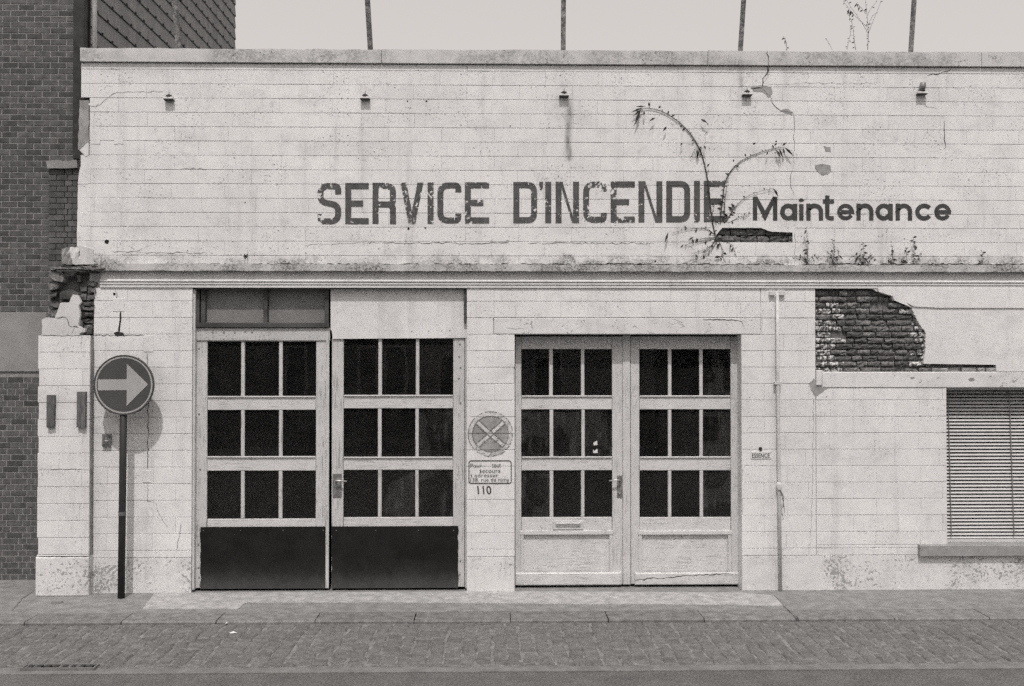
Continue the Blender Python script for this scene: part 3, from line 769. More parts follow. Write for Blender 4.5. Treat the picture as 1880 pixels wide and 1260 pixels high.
# ---- broken top of the left corner: rubble bricks and torn plaster
brk = empty('broken_corner', (X(130,PY), PY, Z(615,PY,130)), fs)
MB().box(X(88,.0), X(178,.0), .03, .3, Z(615,0,130), Z(489,0,130)).build('core', MAT['backing'], brk)
MB().box(X(79,PY), X(144,PY), PY+.028, .029, Z(616,PY,130)+.001, Z(588,PY,130)).build('core', MAT['bare'], brk)
rr = random.Random(77)
def lump(poly, y0, y1, mat, name='rubble_brick', seed=0):
    q = jag(pw(poly, y0), .025, .006, seed, True); mb = MB(); n = len(q)
    mb.prism(q, y0, y1)
    cx = sum(a for a,b in q)/n; cz_ = sum(b for a,b in q)/n; r2 = random.Random(seed+5)
    for v in mb.v[:n]: v.x = cx+(v.x-cx)*.88; v.z = cz_+(v.z-cz_)*.86; v.y += r2.uniform(0,.02)
    return mb.build(name, mat, brk)
lump([(82,488),(190,488),(196,492),(184,497),(120,494),(86,496)], -.10, .0, MAT['rubble'], 'broken_slab', 1)
lump([(86,497),(112,497),(118,506),(116,519),(104,519),(92,514)], -.07, .06, MAT['rubble'], 'rubble_stone', 2)
lump([(114,500),(140,497),(134,506),(120,512)], -.05, .06, MAT['rubble'], 'rubble_stone', 3)
lump([(142,499),(182,496),(180,501),(145,502)], -.04, .06, MAT['stubbrick'], 'rubble_stone', 4)
lump([(86,516),(110,519),(104,531),(86,534)], -.05, .06, MAT['rubble'], 'rubble_stone', 5)
lump([(106,538),(118,532),(142,530),(146,540),(130,550),(106,551)], -.045, .05, MAT['stubbrick'], 'rubble_brick', 6)
lump([(86,536),(104,534),(104,544),(90,550)], -.03, .05, MAT['stubbrick'], 'rubble_brick', 7)
lump([(88,554),(110,554),(108,566),(88,568)], -.03, .05, MAT['stubbrick'], 'rubble_brick', 8)
lump([(86,568),(108,567),(104,582),(86,582)], -.04, .05, MAT['rubble'], 'rubble_stone', 9)
for i,(x0,y0,x1,y1) in enumerate([(158,516,178,526),(146,526,158,536),(160,528,176,539),(144,540,157,550),(158,541,175,551),(150,553,172,561),(146,563,172,572),(148,574,170,583),(145,585,170,594),(152,596,170,604),(158,605,169,614),(140,504,147,518)]):
    j = lambda: rr.uniform(-1.5,1.5)
    lump([(x0+j(),y0+j()),(x1+j(),y0+j()),(x1+j(),y1+j()),(x0+j(),y1+j())], rr.uniform(-.03,.0), .05, MAT['stubbrick'] if i%3 else MAT['oldbrick'], 'rubble_brick', 20+i)
mb = MB(); mb.prism(jag(pw([(77,587),(86,583),(101,584),(107,568),(111,556),(128,555),(130,548),(134,541),(143,542),(149,555),(144,562),(147,580),(144,598),(150,602),(157,604),(156,610),(147,611),(146,616),(77,616)],PY), .025,.004,11,True), PY-.004, PY+.03); mb.build('torn_plaster', MAT['torn'], brk)

# ---- lintel over the right doors, lintel slab over the window bay, sill
mb = MB(); mb.slab(X(907), X(1397), -.004, .0098, Z(613.5), Z(584), .004); lint = mb.build('door_lintel', MAT['lintel'], fs)
mb = MB(); mb.box(dr0-.001, dr1+.001, .0102, .30, Z(613.5), Z(606)); mb.build('soffit', MAT['smooth'], lint)
rr = random.Random(3)
for i in range(14):
    x0 = rr.uniform(930,1370); y0 = rr.uniform(588,608); crack([(x0,y0),(x0+rr.uniform(-14,14),y0+rr.uniform(-5,5)),(x0+rr.uniform(-26,26),y0+rr.uniform(-8,8))], lint, .0022, -.0056, 40+i)
crack([(1290,587),(1330,587),(1362,591),(1365,600)], lint, .006, -.0058, 60)
mb = MB(); mb.slab(X(1509), bxr, -.007, .089, Z(712,0,1600), Z(683,0,1600), .006); slab = mb.build('window_lintel', MAT['lintel'], fs)
mb = MB(); mb.slab(X(1498), X(1508.5), -.012, .089, Z(708,0,1600), Z(680,0,1600), .006); mb.build('lintel_end', MAT['lintel'], fs)
for k,(a,b,c) in enumerate([(1783,697,.035),(1818,691,.018),(1675,694,.024),(1688,702,.015),(1722,694,.012),(1860,700,.02),(1642,690,.008)]):
    rr = random.Random(k); r_ = c*195
    mb = MB(); mb.prism(jag(pw([(a+r_*math.cos(t*1.047)*rr.uniform(.5,1),b+r_*.7*math.sin(t*1.047)*rr.uniform(.5,1)) for t in range(6)],0), .01,.003,k,True), -.0088,-.005); mb.build('flaked_spot', MAT['bare'], slab)
mb = MB(); mb.slab(X(1687,-.05), X(1990), -.05, .12, Z(1022,-.05,1780), Z(1001,-.05,1780), .006); mb.build('window_sill', MAT['sill'], fs)
mb = MB(); mb.prism(pw([(1737,996),(1990,997),(1990,1001.5),(1737,1000.5)],.12), .12,.3); mb.build('sill_rail', MAT['wood2h'], fs)

# ---- exposed old brickwork in the right bay, smooth render torn back from it
bay = empty('exposed_brickwork', (X(1600), .04, Z(680)), fs)
MB().box(X(1497)+.002, X(1850), .046, .088, Z(684,0,1600)-.02, z_corn-.002).build('old_mortar_bed', MAT['oldmortar'], bay)
rr = random.Random(21); z = Z(684,0,1600)-.005; k = 0; ch = (z_corn - z)/14.3
limed, nt_, p_, o_ = new_mat('limed_brick'); g_ = NG(nt_)
fl_ = g_.ramp(g_.noise(38, 4, .7), .47, .56)
g_.l(g_.grey(g_.mix(fl_, g_.ramp(g_.noise(60, 3, .6), .3, .7, .05, .14), .62)), p_.inputs['Base Color']); p_.inputs['Roughness'].default_value = .9
while z < z_corn-.02:
    lim = X([1830,1712,1708,1708,1710,1712,1712,1710,1706,1702,1698,1692,1680,1660,1640,1640][k])
    x = X(1497)+.004+(.0 if k%2 else -.08)
    while x < lim:
        l = rr.choice([.15,.13,.08,.16,.10,.12]); x0 = max(x, X(1497)+.004); x1 = min(x+l, lim)
        if x1-x0 > .03 and rr.random() > .02:
            mb = MB(); d = .016+rr.uniform(-.014,.012); j = .0045
            zz0, zz1 = z+j+rr.uniform(-.001,.004), min(z+ch-j+rr.uniform(-.004,.001), z_corn-.004)
            mb = rough_brick(x0+j, x1-j, d, .052, zz0, zz1, rr, .006)
            edge = (x < X(1530) or x > lim-.25) and k < 12
            mb.build('brick', MAT['bare'] if k == 0 and x > X(1700) else limed if edge and rr.random() < .85 else MAT['oldbrick'], bay)
        x += l
    z += ch; k += 1
brn = jag(pw([(1603,529),(1608,535),(1636,543),(1639,552),(1668,553),(1673,562),(1674,570),(1683,588),(1698,610),(1699,640),(1695,668)],0), .014,.007,13)
pl1 = pw([(1603,528.5)],0) + brn[:] + pw([(1760,669),(1828,670),(1829,682.5)],0) + [(bxr, Z(682.5,0,1700)), (bxr, z_corn-.001)]
mb = MB(); mb.prism(pl1, -.008, .049); bayr = mb.build('bay_render', MAT['smooth'], fs)
mb = MB(); mb.prism(jag(pw([(1672,565),(1662,556),(1670,560),(1676,563),(1720,565.5)],0), .05,.002,14) + [(bxr, Z(566,0,1700)), (bxr, z_corn-.0015)] + pw([(1610,529.5),(1612,536),(1637,544),(1641,552)],0), -.020, -.0082)
mb.build('bay_fascia', MAT['smooth'], bayr)

# ---- window with venetian blind
wY = .20
win = MB().box(wn0-.002, wn1, wY+.06, wY+.07, zw0-.004, zw1).build('window', MAT['dusty'], fs)
MB().box(wn0, wn1, wY+.5, wY+.52, zw0, zw1).build('dark_reveal', MAT['room'], win)
for a in ((wn0-.001, wn0+.045), (wn1-.05, wn1)): MB().box(a[0], a[1], wY+.02, wY+.058, zw0, zw1).build('frame', MAT['darkwood'], win)
MB().box(wn0+.046, wn1-.051, wY+.02, wY+.058, zw0, zw0+.05).build('frame', MAT['wood2h'], win)
# reveal of the wall
MB().box(wn0-.02, wn0-.003, .0102, wY+.07, zw0, zw1).build('reveal', MAT['smooth'], win)
bl = empty('window_blind', (X(1810,wY), wY-.03, zw0), fs)
sz = Z(712,0,1800)-.05; zbt = Z(985,wY,1800); nS = 43; sy = wY-.03
me = None
for i in range(nS):
    zc = zbt + (sz-zbt)*i/(nS-1)
    if me is None:
        mb = MB(); hw = (wn1-wn0)/2-.012; prof = []
        for t in range(5):
            u = t/4-.5; prof.append((u*.024, u*.021 + .003*(1-4*u*u)))
        n = 5
        mb.add([(-hw,y,z) for y,z in prof]+[(hw,y,z) for y,z in prof], [(k_,k_+1,n+k_+1,n+k_) for k_ in range(4)])
        me = mb.mesh('slat', Vector((0,0,0))); me.materials.append(MAT['blind'])
        for p_ in me.polygons: p_.use_smooth = True
    o = shared('slat', me, ((wn0+wn1)/2, sy, zc), bl); o.rotation_euler = (0, R(rnd.uniform(-.10,.10)), 0)
for px0, px1 in ((1740.5,1747),(1853,1862)):
    p0 = at(px0, 716, sy-.02); p1 = at(px1, 984, sy-.02)
    mb = MB(); mb.tube([p0, p1], .0045, 6); mb.build('tape', MAT['cord'], bl)
MB().box(wn0+.01, wn1-.01, sy-.018, sy+.018, zbt-.045, zbt-.018).build('bottom_rail', MAT['blind'], bl)
MB().box(wn0+.01, wn1-.01, sy-.02, sy+.025, sz+.02, sz+.048).build('head_rail', MAT['blind'], bl)

# ================================================================== DOORS
def leaf(Y, x0, x1, y0, y1, cols, rows, wood, woodh, kick=None, top=None, glass='glass', seed=0, painted_reflection=()):
    """door leaf: stiles and rails as one mesh, panes, muntins as parts. all px."""
    T = .045; rr = random.Random(seed)
    zt, zb = Z(y0,Y,(x0+x1)/2), max(.028, Z(y1,Y,(x0+x1)/2))
    cx = lambda p: X(p, Y, 800); rz = lambda p: Z(p, Y, (x0+x1)/2)
    mb = MB()
    for a, b in ((x0, cols[0][0]), (cols[-1][1], x1)): mb.slab(cx(a), cx(b), Y, Y+T, zb, zt, .004)
    d = mb.build('door', wood, fs, origin=Vector(((cx(x0)+cx(x1))/2, Y+T/2, zb)))
    xa, xb = cx(cols[0][0])+.002, cx(cols[-1][1])-.002
    rails = [(y0, rows[0][0])] + [(rows[i][1], rows[i+1][0]) for i in range(len(rows)-1)]
    for i,(a,b) in enumerate(rails):
        if a >= b: continue
        mb = MB(); mb.slab(xa, xb, Y+.002, Y+T-.002, rz(b), rz(a), .004)
        for v in mb.v: v.z += rr.uniform(-.0015,.0015)
        mb.build('rail', woodh, d)
        if i: # weathering bead under each light
            mb = MB(); mb.slab(xa+.003, xb-.003, Y-.012, Y+.0015, rz(a)-.010, rz(a)+.004, .003); mb.build('glazing_bead', woodh, d)
    for ri, r in enumerate(rows):
        for i, c in enumerate(cols):
            mb = MB(); mb.box(cx(c[0])-.002, cx(c[1])+.002, Y+.022, Y+.026, rz(r[1])+.0005, rz(r[0])-.0005)
            o = mb.build('pane', MAT['painted_reflection'] if (ri, i) in painted_reflection else MAT[glass] if rr.random() > .3 else MAT['dusty'], d)
            o.rotation_euler = (R(rr.uniform(-.35,.35)), 0, R(rr.uniform(-.5,.5)))
            if i < len(cols)-1:
                j = rr.uniform(-.003,.003)
                mb = MB(); mb.slab(cx(c[1])+.003+j, cx(cols[i+1][0])-.003+j, Y+.004, Y+.040, rz(r[1]), rz(r[0]), .006); mb.build('muntin', wood, d)
    return d
LY = .075
L1 = leaf(LY, 359, 602, 624, 1083, [(380,441.5),(449.5,511),(519,580)], [(627,728),(753,838.5),(864.5,953)], MAT['wood'], MAT['woodh'], seed=1)
L2 = leaf(LY, 609, 853, 620, 1083, [(630.5,693),(701,762),(769.5,832)], [(622,726),(750,839.5),(863,950)], MAT['wood'], MAT['woodh'], seed=2, painted_reflection=((1,2),(2,2),(2,1)))
tag(L1, 'left leaf with bolted steel head rail'); tag(L2, 'leaf under the wide sheet panel')
def zpx(p, Y, x=600): return Z(p, Y, x)
def rbox(name, x0, x1, y0, y1, Y0, Y1, mat, par, c=.003):
    mb = MB(); mb.slab(X(x0,Y0,(y0+y1)/2), X(x1,Y0,(y0+y1)/2), Y0, Y1, max(.024, Z(y1,Y0,(x0+x1)/2)), Z(y0,Y0,(x0+x1)/2), c); return mb.build(name, mat, par)
rbox('bottom_rail', 380.5, 579.5, 953, 968, LY+.002, LY+.04, MAT['woodh'], L1); rbox('bottom_rail', 631, 831.5, 950, 968, LY+.002, LY+.04, MAT['woodh'], L2)
rbox('lower_panel', 380.5, 579.5, 968.5, 1082, LY+.01, LY+.035, MAT['black'], L1); rbox('lower_panel', 631, 831.5, 968.5, 1082, LY+.01, LY+.035, MAT['black'], L2)
def kick(x0, x1, y0, y1, par, seed):
    q = pw([(x0,y0)],LY-.008)+pw([(x1,y0-1)],LY-.008)+jag(pw([(x1,y0-1),(x1,y1)],LY-.008),.03,.005,seed)[1:]+jag(pw([(x0,y1),(x0,y0)],LY-.008),.03,.005,seed+1)[:-1]
    q = [(x_, max(z_, .022)) for x_, z_ in q]; mb = MB(); mb.prism(q, LY-.008, LY-.0005); mb.build('kick_plate', MAT['black'], par)
kick(368, 600, 968, 1083, L1, 1); kick(608.5, 841, 967, 1083, L2, 2)
hr = rbox('head_rail', 358, 605.5, 602, 625.5, LY-.012, LY+.043, MAT['steelrail'], L1)
rr = random.Random(6); mb = MB()
for i in range(34):
    c = at(362+i*7.1+rr.uniform(-1,1), 622+rr.uniform(-.8,.8), LY-.012); mb.disc((c.x,c.z), .0035, LY-.0145, LY-.0115, 8)
for px,py in ((390,609),(411,610),(431,610),(450,608),(463,609)):
    c = at(px,py,LY-.012); mb.disc((c.x,c.z), .009, LY-.018, LY-.0115, 10)
tag(mb.build('rivets', MAT['bare'], hr), kind='stuff')
for d, px, ys in ((L1, 366, (640,760,1000,1022,1042,1060)), (L2, 843.5, (632,655,675,695,740,1030,1055)), (L1, 366, (862,))):
    for py in ys:
        c = at(px+rr.uniform(-2,2), py, LY); MB().disc((c.x,c.z), .007, LY-.006, LY+.001, 10, .008).build('bolt', MAT['brass'], d)
for d, xs, in ((L1, (374,440,520,594)), (L2, (616,690,770,835))):
    for px in xs:
        for py in (974, 1076):
            c = at(px+rr.uniform(-3,3), py, LY-.008); MB().disc((c.x,c.z), .006, LY-.0105, LY-.0085, 8).build('screw', MAT['band'], d)
rbox('cover_strip', 598, 604, 606, 1083, LY-.014, LY-.001, MAT['wood'], L1, .004)
# overhead: boarded lights left, wide painted sheet right
ov = empty('overhead_panel', (X(600,.1), .1, Z(620,.1,600)), fs)
tY = .105
for a, b in ((372,487),(493,598)): rbox('grey_panel', a, b, 530, 598, tY, tY+.02, MAT['frosted'], ov)
for a, b, y in ((358,366,.05),(368.5,377,.06),(483.5,491,.055),(596,603.5,.05)): rbox('post', a, b, 530, 597, y, tY+.03, MAT['darkwood'], ov)
rbox('ledge_rail', 356, 604, 592.5, 601.5, .04, tY+.03, MAT['darkwood'], ov)
rbox('jamb_board', 352.5, 357.5, 531, 1084, .02, .12, MAT['wood2'], ov)
q = pw([(607,530),(857,530),(857,620.5),(611,622.5),(609,607),(607,606)], LY-.016); mb = MB(); mb.prism(q, LY-.016, LY-.003); mb.build('painted_sheet', MAT['sheet'], ov)
for px,py in ((756,608),(787,608),(811,607),(826,607)):
    c = at(px,py,LY-.016); MB().disc((c.x,c.z), .006, LY-.02, LY-.015, 8).build('bolt', MAT['bare'], ov)
rbox('edge_strip', 851.5, 856.5, 531, 592, .02, LY-.02, MAT['darkwood'], ov)
rbox('jamb_board', 854, 857.2, 622, 1083, .05, .12, MAT['wood'], ov)
# reveals of the left opening
MB().box(dl0-.02, dl0-.0045, .0102, .33, 0, z_corn).build('reveal', MAT['smooth'], lower); MB().box(dl1+.0045, dl1+.02, .0102, .33, 0, z_corn).build('reveal', MAT['smooth'], lower)
rbox('dark_head', 357, 856, 526, 531, .03, .31, MAT['backing'], ov)

# right doors
RY = .165
PRr = [(641,727),(752,839),(864,950)]
R1 = leaf(RY, 946, 1143, 618, 1083, [(957,1008),(1016,1066.5),(1074,1124)], PRr, MAT['wood2'], MAT['wood2h'], seed=3, painted_reflection=((1,0),(1,1),(2,0),(1,2)))
R2 = leaf(RY, 1158, 1361, 618, 1083, [(1174,1226),(1233.5,1284),(1291.5,1342)], PRr, MAT['wood2'], MAT['wood2h'], seed=4, painted_reflection=((0,2),(1,2),(2,2)))
tag(R1, 'leaf with letter slot and lever handle'); tag(R2, 'rightmost leaf, its bottom board split')
rbox('meeting_strip', 1143.5, 1157.5, 616, 1083, RY-.012, RY+.04, MAT['wood2'], R1, .005)
for d, c0, c1 in ((R1, 957, 1124), (R2, 1174, 1342)):
    rbox('lock_rail', c0+.5, c1-.5, 950, 976, RY+.002, RY+.04, MAT['wood2h'], d)
    rbox('panel', c0+.5, c1-.5, 976.3, 1083, RY+.018, RY+.032, MAT['wood2h'], d)
    for a in ((c0-1, c0+4.5), (c1-5, c1+1)): rbox('panel_moulding', a[0], a[1], 982, 1052, RY-.010, RY+.017, MAT['wood2'], d)
    rbox('panel_moulding', c0-2, c1+2, 975, 982, RY-.014, RY+.017, MAT['wood2h'], d)
rbox('kick_board', 946, 1141, 1052, 1083, RY-.032, RY-.001, MAT['wood2h'], R1, .010)
kb = rbox('kick_board', 1166, 1357, 1052, 1083, RY-.028, RY-.001, MAT['wood2h'], R2, .008)
crack([(1168,1071),(1230,1066),(1290,1061),(1352,1060)], kb, .006, RY-.030, 71)
MB().box(dr0-.0035, dr0+.0, .0102, .3, 0, zdr).build('reveal', MAT['smooth'], lower); MB().box(dr1+.0, dr1+.0035, .0102, .3, 0, zdr).build('reveal', MAT['smooth'], lower)
MB().box(dr0, dr1, RY+.05, .32, zdr-.03, zdr+.003).build('dark_head', MAT['backing'], lower)
# letter slot
ls = rbox('letter_slot', 1015, 1070.5, 956.5, 972.5, RY-.010, RY+.001, MAT['pipe'], R1, .004)
rbox('flap', 1020, 1066, 960, 968, RY-.018, RY-.0102, MAT['bright'], ls, .006)
# faded curtain hanging just inside, and two stickers on a pane
mb = MB(); n = 12; cu0, cu1 = X(1312,.42), X(1350,.42); zz = Z(640,.42), Z(1000,.42)
mb.add([(cu0+(cu1-cu0)*k/n, .42+.02*math.sin(k*1.9), z_) for z_ in zz for k in range(n+1)], [(k,k+1,n+2+k,n+1+k) for k in range(n)])
mb.build('curtain', simple('faded_curtain', .16, .5, 9, stretch=(6,1,.3)), R2)
for i,q in enumerate(([(1089,813),(1096,809),(1097,817),(1090,818)],[(1089,825),(1091,828),(1097,824),(1097,832),(1089,832)])):
    mb = MB(); mb.prism(pw(q, RY+.018), RY+.018, RY+.0195); mb.build('sticker', MAT['plate'], R1)
# handles
def handle(par, px, py, Y, plate, d=1, bright='bright'):
    pl = rbox('handle_plate', plate[0], plate[1], plate[2], plate[3], Y-.007, Y-.0005, MAT['brass'], par, .002)
    c = at(px, py, Y-.05); mb = MB()
    mb.tube([at(px,py,Y), c, c+Vector((.012*d,0,0)), c+Vector((.10*d,-.004,-.004))], [.010,.009,.009,.007], 8)
    ORG_ = mb.build('handle', MAT[bright], par, smooth=True)
    return pl
handle(L2, 617, 883, LY, (610.5,627,870,913.5))
pl = handle(R1, 1138, 882, RY, (1133,1142.5,873,914), -1)
c = at(1137,905,RY-.007); mb = MB(); mb.disc((c.x,c.z), .011, RY-.02, RY-.007, 14); mb.build('lock_cylinder', MAT['bright'], R1)

# ================================================================== PAINTED WRITING
def rounded(pts, r, closed=False, n=6):
    P = [Vector(p) for p in pts]; N = len(P); out = []
    rs = r if isinstance(r, list) else [r]*N
    for i in range(N):
        if not closed and i in (0, N-1) or rs[i] == 0: out.append(P[i]); continue
        a, b, c = P[i-1], P[i], P[(i+1)%N]; u = (a-b); v = (c-b)
        q = min(rs[i], u.length*.5, v.length*.5); p0 = b+u.normalized()*q; p1 = b+v.normalized()*q
        for k in range(n+1):
            t = k/n; out.append(p0*(1-t)**2 + b*2*t*(1-t) + p1*t*t)
    if closed: out.append(out[0].copy())
    return out
def arc(cx, cy, r, a0, a1, n=18, ry=None):
    ry = ry or r
    return [Vector((cx+r*math.cos(R(a0+(a1-a0)*k/n)), cy-ry*math.sin(R(a0+(a1-a0)*k/n)))) for k in range(n+1)]
def glyph(ch, w, h, s):
    """strokes (polylines, pixels, y down) and filled polygons of one block capital"""
    L, Rt, T, B = s/2, w-s/2, s/2, h-s/2; m = h*.5
    st, po = [], []
    if ch == 'S': st.append(rounded([(Rt,h*.27),(Rt,T),(L,T),(L,h*.45),(Rt,h*.54),(Rt,B),(L,B),(L,h*.75)], [0,14,14,11,11,14,14,0]))
    elif ch == 'E': st += [[Vector((L,0)),Vector((L,h))],[Vector((s,T)),Vector((w,T))],[Vector((s,m)),Vector((w*.76,m))],[Vector((s,B)),Vector((w,B))]]
    elif ch == 'R': st += [[Vector((L,0)),Vector((L,h))], rounded([(s,T),(Rt,T),(Rt,m+2),(s,m+2)],[0,13,9,0]), rounded([(Rt-9,m+2),(Rt,m+6),(Rt,h)],[0,8,0])]
    elif ch == 'V': po.append([(0,0),(s,0),(w/2,h*.70),(w-s,0),(w,0),(w/2+s*.55,h),(w/2-s*.55,h)])
    elif ch == 'I': st.append([Vector((L,0)),Vector((L,h))])
    elif ch == 'C': st.append(rounded([(Rt,h*.24),(Rt,T),(L,T),(L,B),(Rt,B),(Rt,h*.76)], 15))
    elif ch == 'D': st += [[Vector((L,0)),Vector((L,h))], rounded([(s,T),(Rt,T),(Rt,B),(s,B)], 13)]
    elif ch == 'N': st += [[Vector((L,0)),Vector((L,h))],[Vector((Rt,0)),Vector((Rt,h))]]; po.append([(s*.7,0),(s*1.15,0),(w-s*.7,h),(w-s*1.15,h)])
    elif ch == "'": po.append([(0,0),(7,0),(7,8),(4,15),(1,15),(3,9),(0,9)])
    return st, po
def paint_glyph(name, st, po, ox, oy, s, mat, par, y0=-.0040):
    mb = MB(); y = y0
    sc = 1/195.0
    for line in st:
        ribbon(mb, [((q := at(ox+p[0], oy+p[1], 0)).x, q.z) for p in line], s*sc, y); y -= .0003
    for pg in po:
        pts = pw([(ox+a, oy+b) for a, b in pg], 0); n = len(pts); mb.add([(x,y,z) for x,z in pts], [tuple(range(n-1,-1,-1))]); y -= .0003
    o = mb.build(name, mat, par); return o
sign1 = empty('painted_lettering', (X(960), -.004, Z(410)), fs)
for ch, x0, x1 in (('S',583,626.5),('E',634,677),('R',684,727),('V',735,777.5),('I',785,796),('C',803,847),('E',853.5,898),
                   ('D',942.5,986),("'",990,997),('I',1001,1012),('N',1020,1063),('C',1070.5,1114),('E',1121,1165.5),('N',1172,1216),('D',1223,1267),('I',1274,1285.5),('E',1292,1335)):
    t = 336.5 - 4.5*(x0-583)/750
    st, po = glyph(ch, x1-x0, 75.5, 11); paint_glyph('letter', st, po, x0, t, 11, MAT['letters'], sign1)
sign2 = empty('painted_subtitle', (X(1560), -.004, Z(405)), fs)
def low(ch, x0, x1, base=405.0):
    w = x1-x0; s = 8.0; xh = 31.0; st, po = [], []; r = min(w, xh)/2 - s/2; V2 = Vector
    if ch == 'M': st += [[V2((s/2,-12.5)),V2((s/2,xh))],[V2((w-s/2,-12.5)),V2((w-s/2,xh))]]; po.append([(s*.2,-12.5),(s*1.05,-12.5),(w/2,13),(w-s*1.05,-12.5),(w-s*.2,-12.5),(w/2+1,xh),(w/2-1,xh)])
    elif ch == 'a': st += [arc(w/2-.5,xh/2,w/2-s/2-.5,0,360,26,xh/2-s/2), [V2((w-s/2,.5)),V2((w-s/2,xh))]]
    elif ch == 'i': st.append([V2((w/2,1)),V2((w/2,xh))]); po.append([(w/2+5*math.cos(k*.5236),-6.5-3*math.sin(k*.5236)) for k in range(12)])
    elif ch == 'n': st += [[V2((s/2,0)),V2((s/2,xh))], [V2((s*.8,13))]+arc(w/2,14.5,w/2-s/2,170,0,14,10.5)+[V2((w-s/2,xh))]]
    elif ch == 't': st += [rounded([(w*.40,-15),(w*.40,xh-s/2),(w*.98,xh-s/2)],[0,9,0]), [V2((0,-4)),V2((w,-4))]]
    elif ch == 'e': st += [arc(w/2,xh/2,w/2-s/2,-4,330,26,xh/2-s/2), [V2((s*.8,xh/2)),V2((w,xh/2))]]
    elif ch == 'c': st += [arc(w/2,xh/2,w/2-s/2,38,322,24,xh/2-s/2)]
    paint_glyph('letter', st, po, x0, base-xh, s if ch != 'e' else 7.2, MAT['letters2'], sign2)
for ch, a, b in (('M',1382,1427),('a',1432,1463.5),('i',1466.5,1475.5),('n',1480,1511),('t',1510.5,1531),('e',1536.5,1568),('n',1572,1603.5),('a',1607,1639),('n',1644,1674.5),('c',1680,1713),('e',1714.5,1746)): low(ch, a, b)

def text(name, body, x0, x1, ytop, ybot, mat, par, Y=-.004, bold=0.0, rot=0, slant=0.0):
    """lettering fitted to a photo box on the wall"""
    cu = bpy.data.curves.new(name, 'FONT'); cu.body = body; cu.offset = bold; cu.shear = slant; cu.resolution_u = 3
    ob = bpy.data.objects.new(name, cu); COL.objects.link(ob); bpy.context.view_layer.update()
    me = bpy.data.meshes.new_from_object(ob.evaluated_get(bpy.context.evaluated_depsgraph_get()))
    COL.objects.unlink(ob); bpy.data.objects.remove(ob)
    xs = [v.co.x for v in me.vertices]; ys = [v.co.y for v in me.vertices]
    a, b = at(x0, ytop, Y), at(x1, ybot, Y); mb = MB()
    fx = lambda x: a.x + (x-min(xs))/(max(xs)-min(xs))*(b.x-a.x); fz = lambda y: b.z + (y-min(ys))/(max(ys)-min(ys))*(a.z-b.z)
    mb.add([(fx(v.co.x), Y, fz(v.co.y)) for v in me.vertices], [tuple(p.vertices) for p in me.polygons])
    bpy.data.meshes.remove(me)
    return mb.build(name, mat, par)
notice = empty('painted_notice', (X(899), -.004, Z(888)), fs)
bx = rounded([(861,846),(938.5,846),(938.5,887.5),(861,887.5)], 5, True)
mb = MB(); ribbon(mb, [((q := at(p.x, p.y, 0)).x, q.z) for p in bx], .0082, -.0040); mb.build('border', MAT['letters2'], notice)
for s_, a, b, t, u in (('Pour',863.5,885,851.5,858.5),('tout',903,919.5,851.5,858.5),('secours',880.5,918.5,863,868),('s',864,867,871,876),('adresser',871,915,869.5,876),('138, rue de nimy',863.5,935,877.5,886.5)):
    text('text_line', s_, a, b, t, u, MAT['thin'], notice, bold=-.004)
num = text('house_number', '110', 876, 902, 892, 907.5, MAT['thin'], fs, slant=-.1, bold=.01)
# faded no-stopping disc painted on the pier
disc = empty('painted_disc', (X(900.5), -.003, Z(838)), fs)
c = at(900.5, 797, 0); ru = 41/195.0
mb = MB(); n = 64; mb.add([(c.x+ru*.93*math.cos(6.2832*k/n), -.0034, c.z+ru*.93*math.sin(6.2832*k/n)) for k in range(n)], [tuple(range(n-1,-1,-1))] if False else [tuple(range(n))]); mb.build('faded_field', MAT['faded'], disc)
ring = [Vector((c.x+ru*.90*math.cos(6.2832*k/n), c.z+ru*.90*math.sin(6.2832*k/n))) for k in range(n+1)]
mb = MB(); ribbon(mb, ring, ru*.17, -.0040); mb.build('faded_rim', MAT['fadelight'], disc)
for k,(r_, w_) in enumerate(((.995,.022),(.80,.03))):
    mb = MB(); ribbon(mb, [Vector((c.x+ru*r_*math.cos(6.2832*k/n), c.z+ru*r_*math.sin(6.2832*k/n))) for k in range(n+1)], ru*w_*1.5, -.0046-.0004*k); mb.build('rim_line', MAT['fadedark'], disc)
for k, a0 in enumerate((42, 138)):
    d = Vector((math.cos(R(a0)), math.sin(R(a0)))); cc = Vector((c.x, c.z)); nrm = Vector((-d.y, d.x))
    mb = MB(); ribbon(mb, [cc-d*ru*.78, cc+d*ru*.78], ru*.16, -.0052-.0003*k); mb.build('cross_bar', MAT['fadelight'], disc)
    for sg in (-1, 1):
        mb = MB(); ribbon(mb, [cc-d*ru*.76+nrm*ru*.1*sg, cc-d*ru*.1+nrm*ru*.1*sg, cc+d*ru*.1+nrm*ru*.1*sg, cc+d*ru*.76+nrm*ru*.1*sg], ru*.06, -.0058-.0003*k-.0001*sg); mb.build('bar_edge', MAT['fadedark'], disc)

# ================================================================== THINGS ON THE WALL
# enamel plate
pt = MB(); pt.slab(X(1378), X(1415.5), -.007, -.0015, Z(843.5), Z(829.5), .002)
ep = empty('enamel_sign', (X(1396), -.007, Z(843.5))); tag(ep, 'small worn white enamel plate reading ESSENCE beside the pipe', 'sign')
pt.build('plate', MAT['plate'], ep); text('text_line', 'ESSENCE', 1380.5, 1413, 832.5, 840.5, MAT['thin'], ep, -.0085, .014)
c = at(1396,824,0); MB().disc((c.x,c.z), .012, -.02, -.001, 10, .018).build('screw_cap', MAT['iron'], ep)
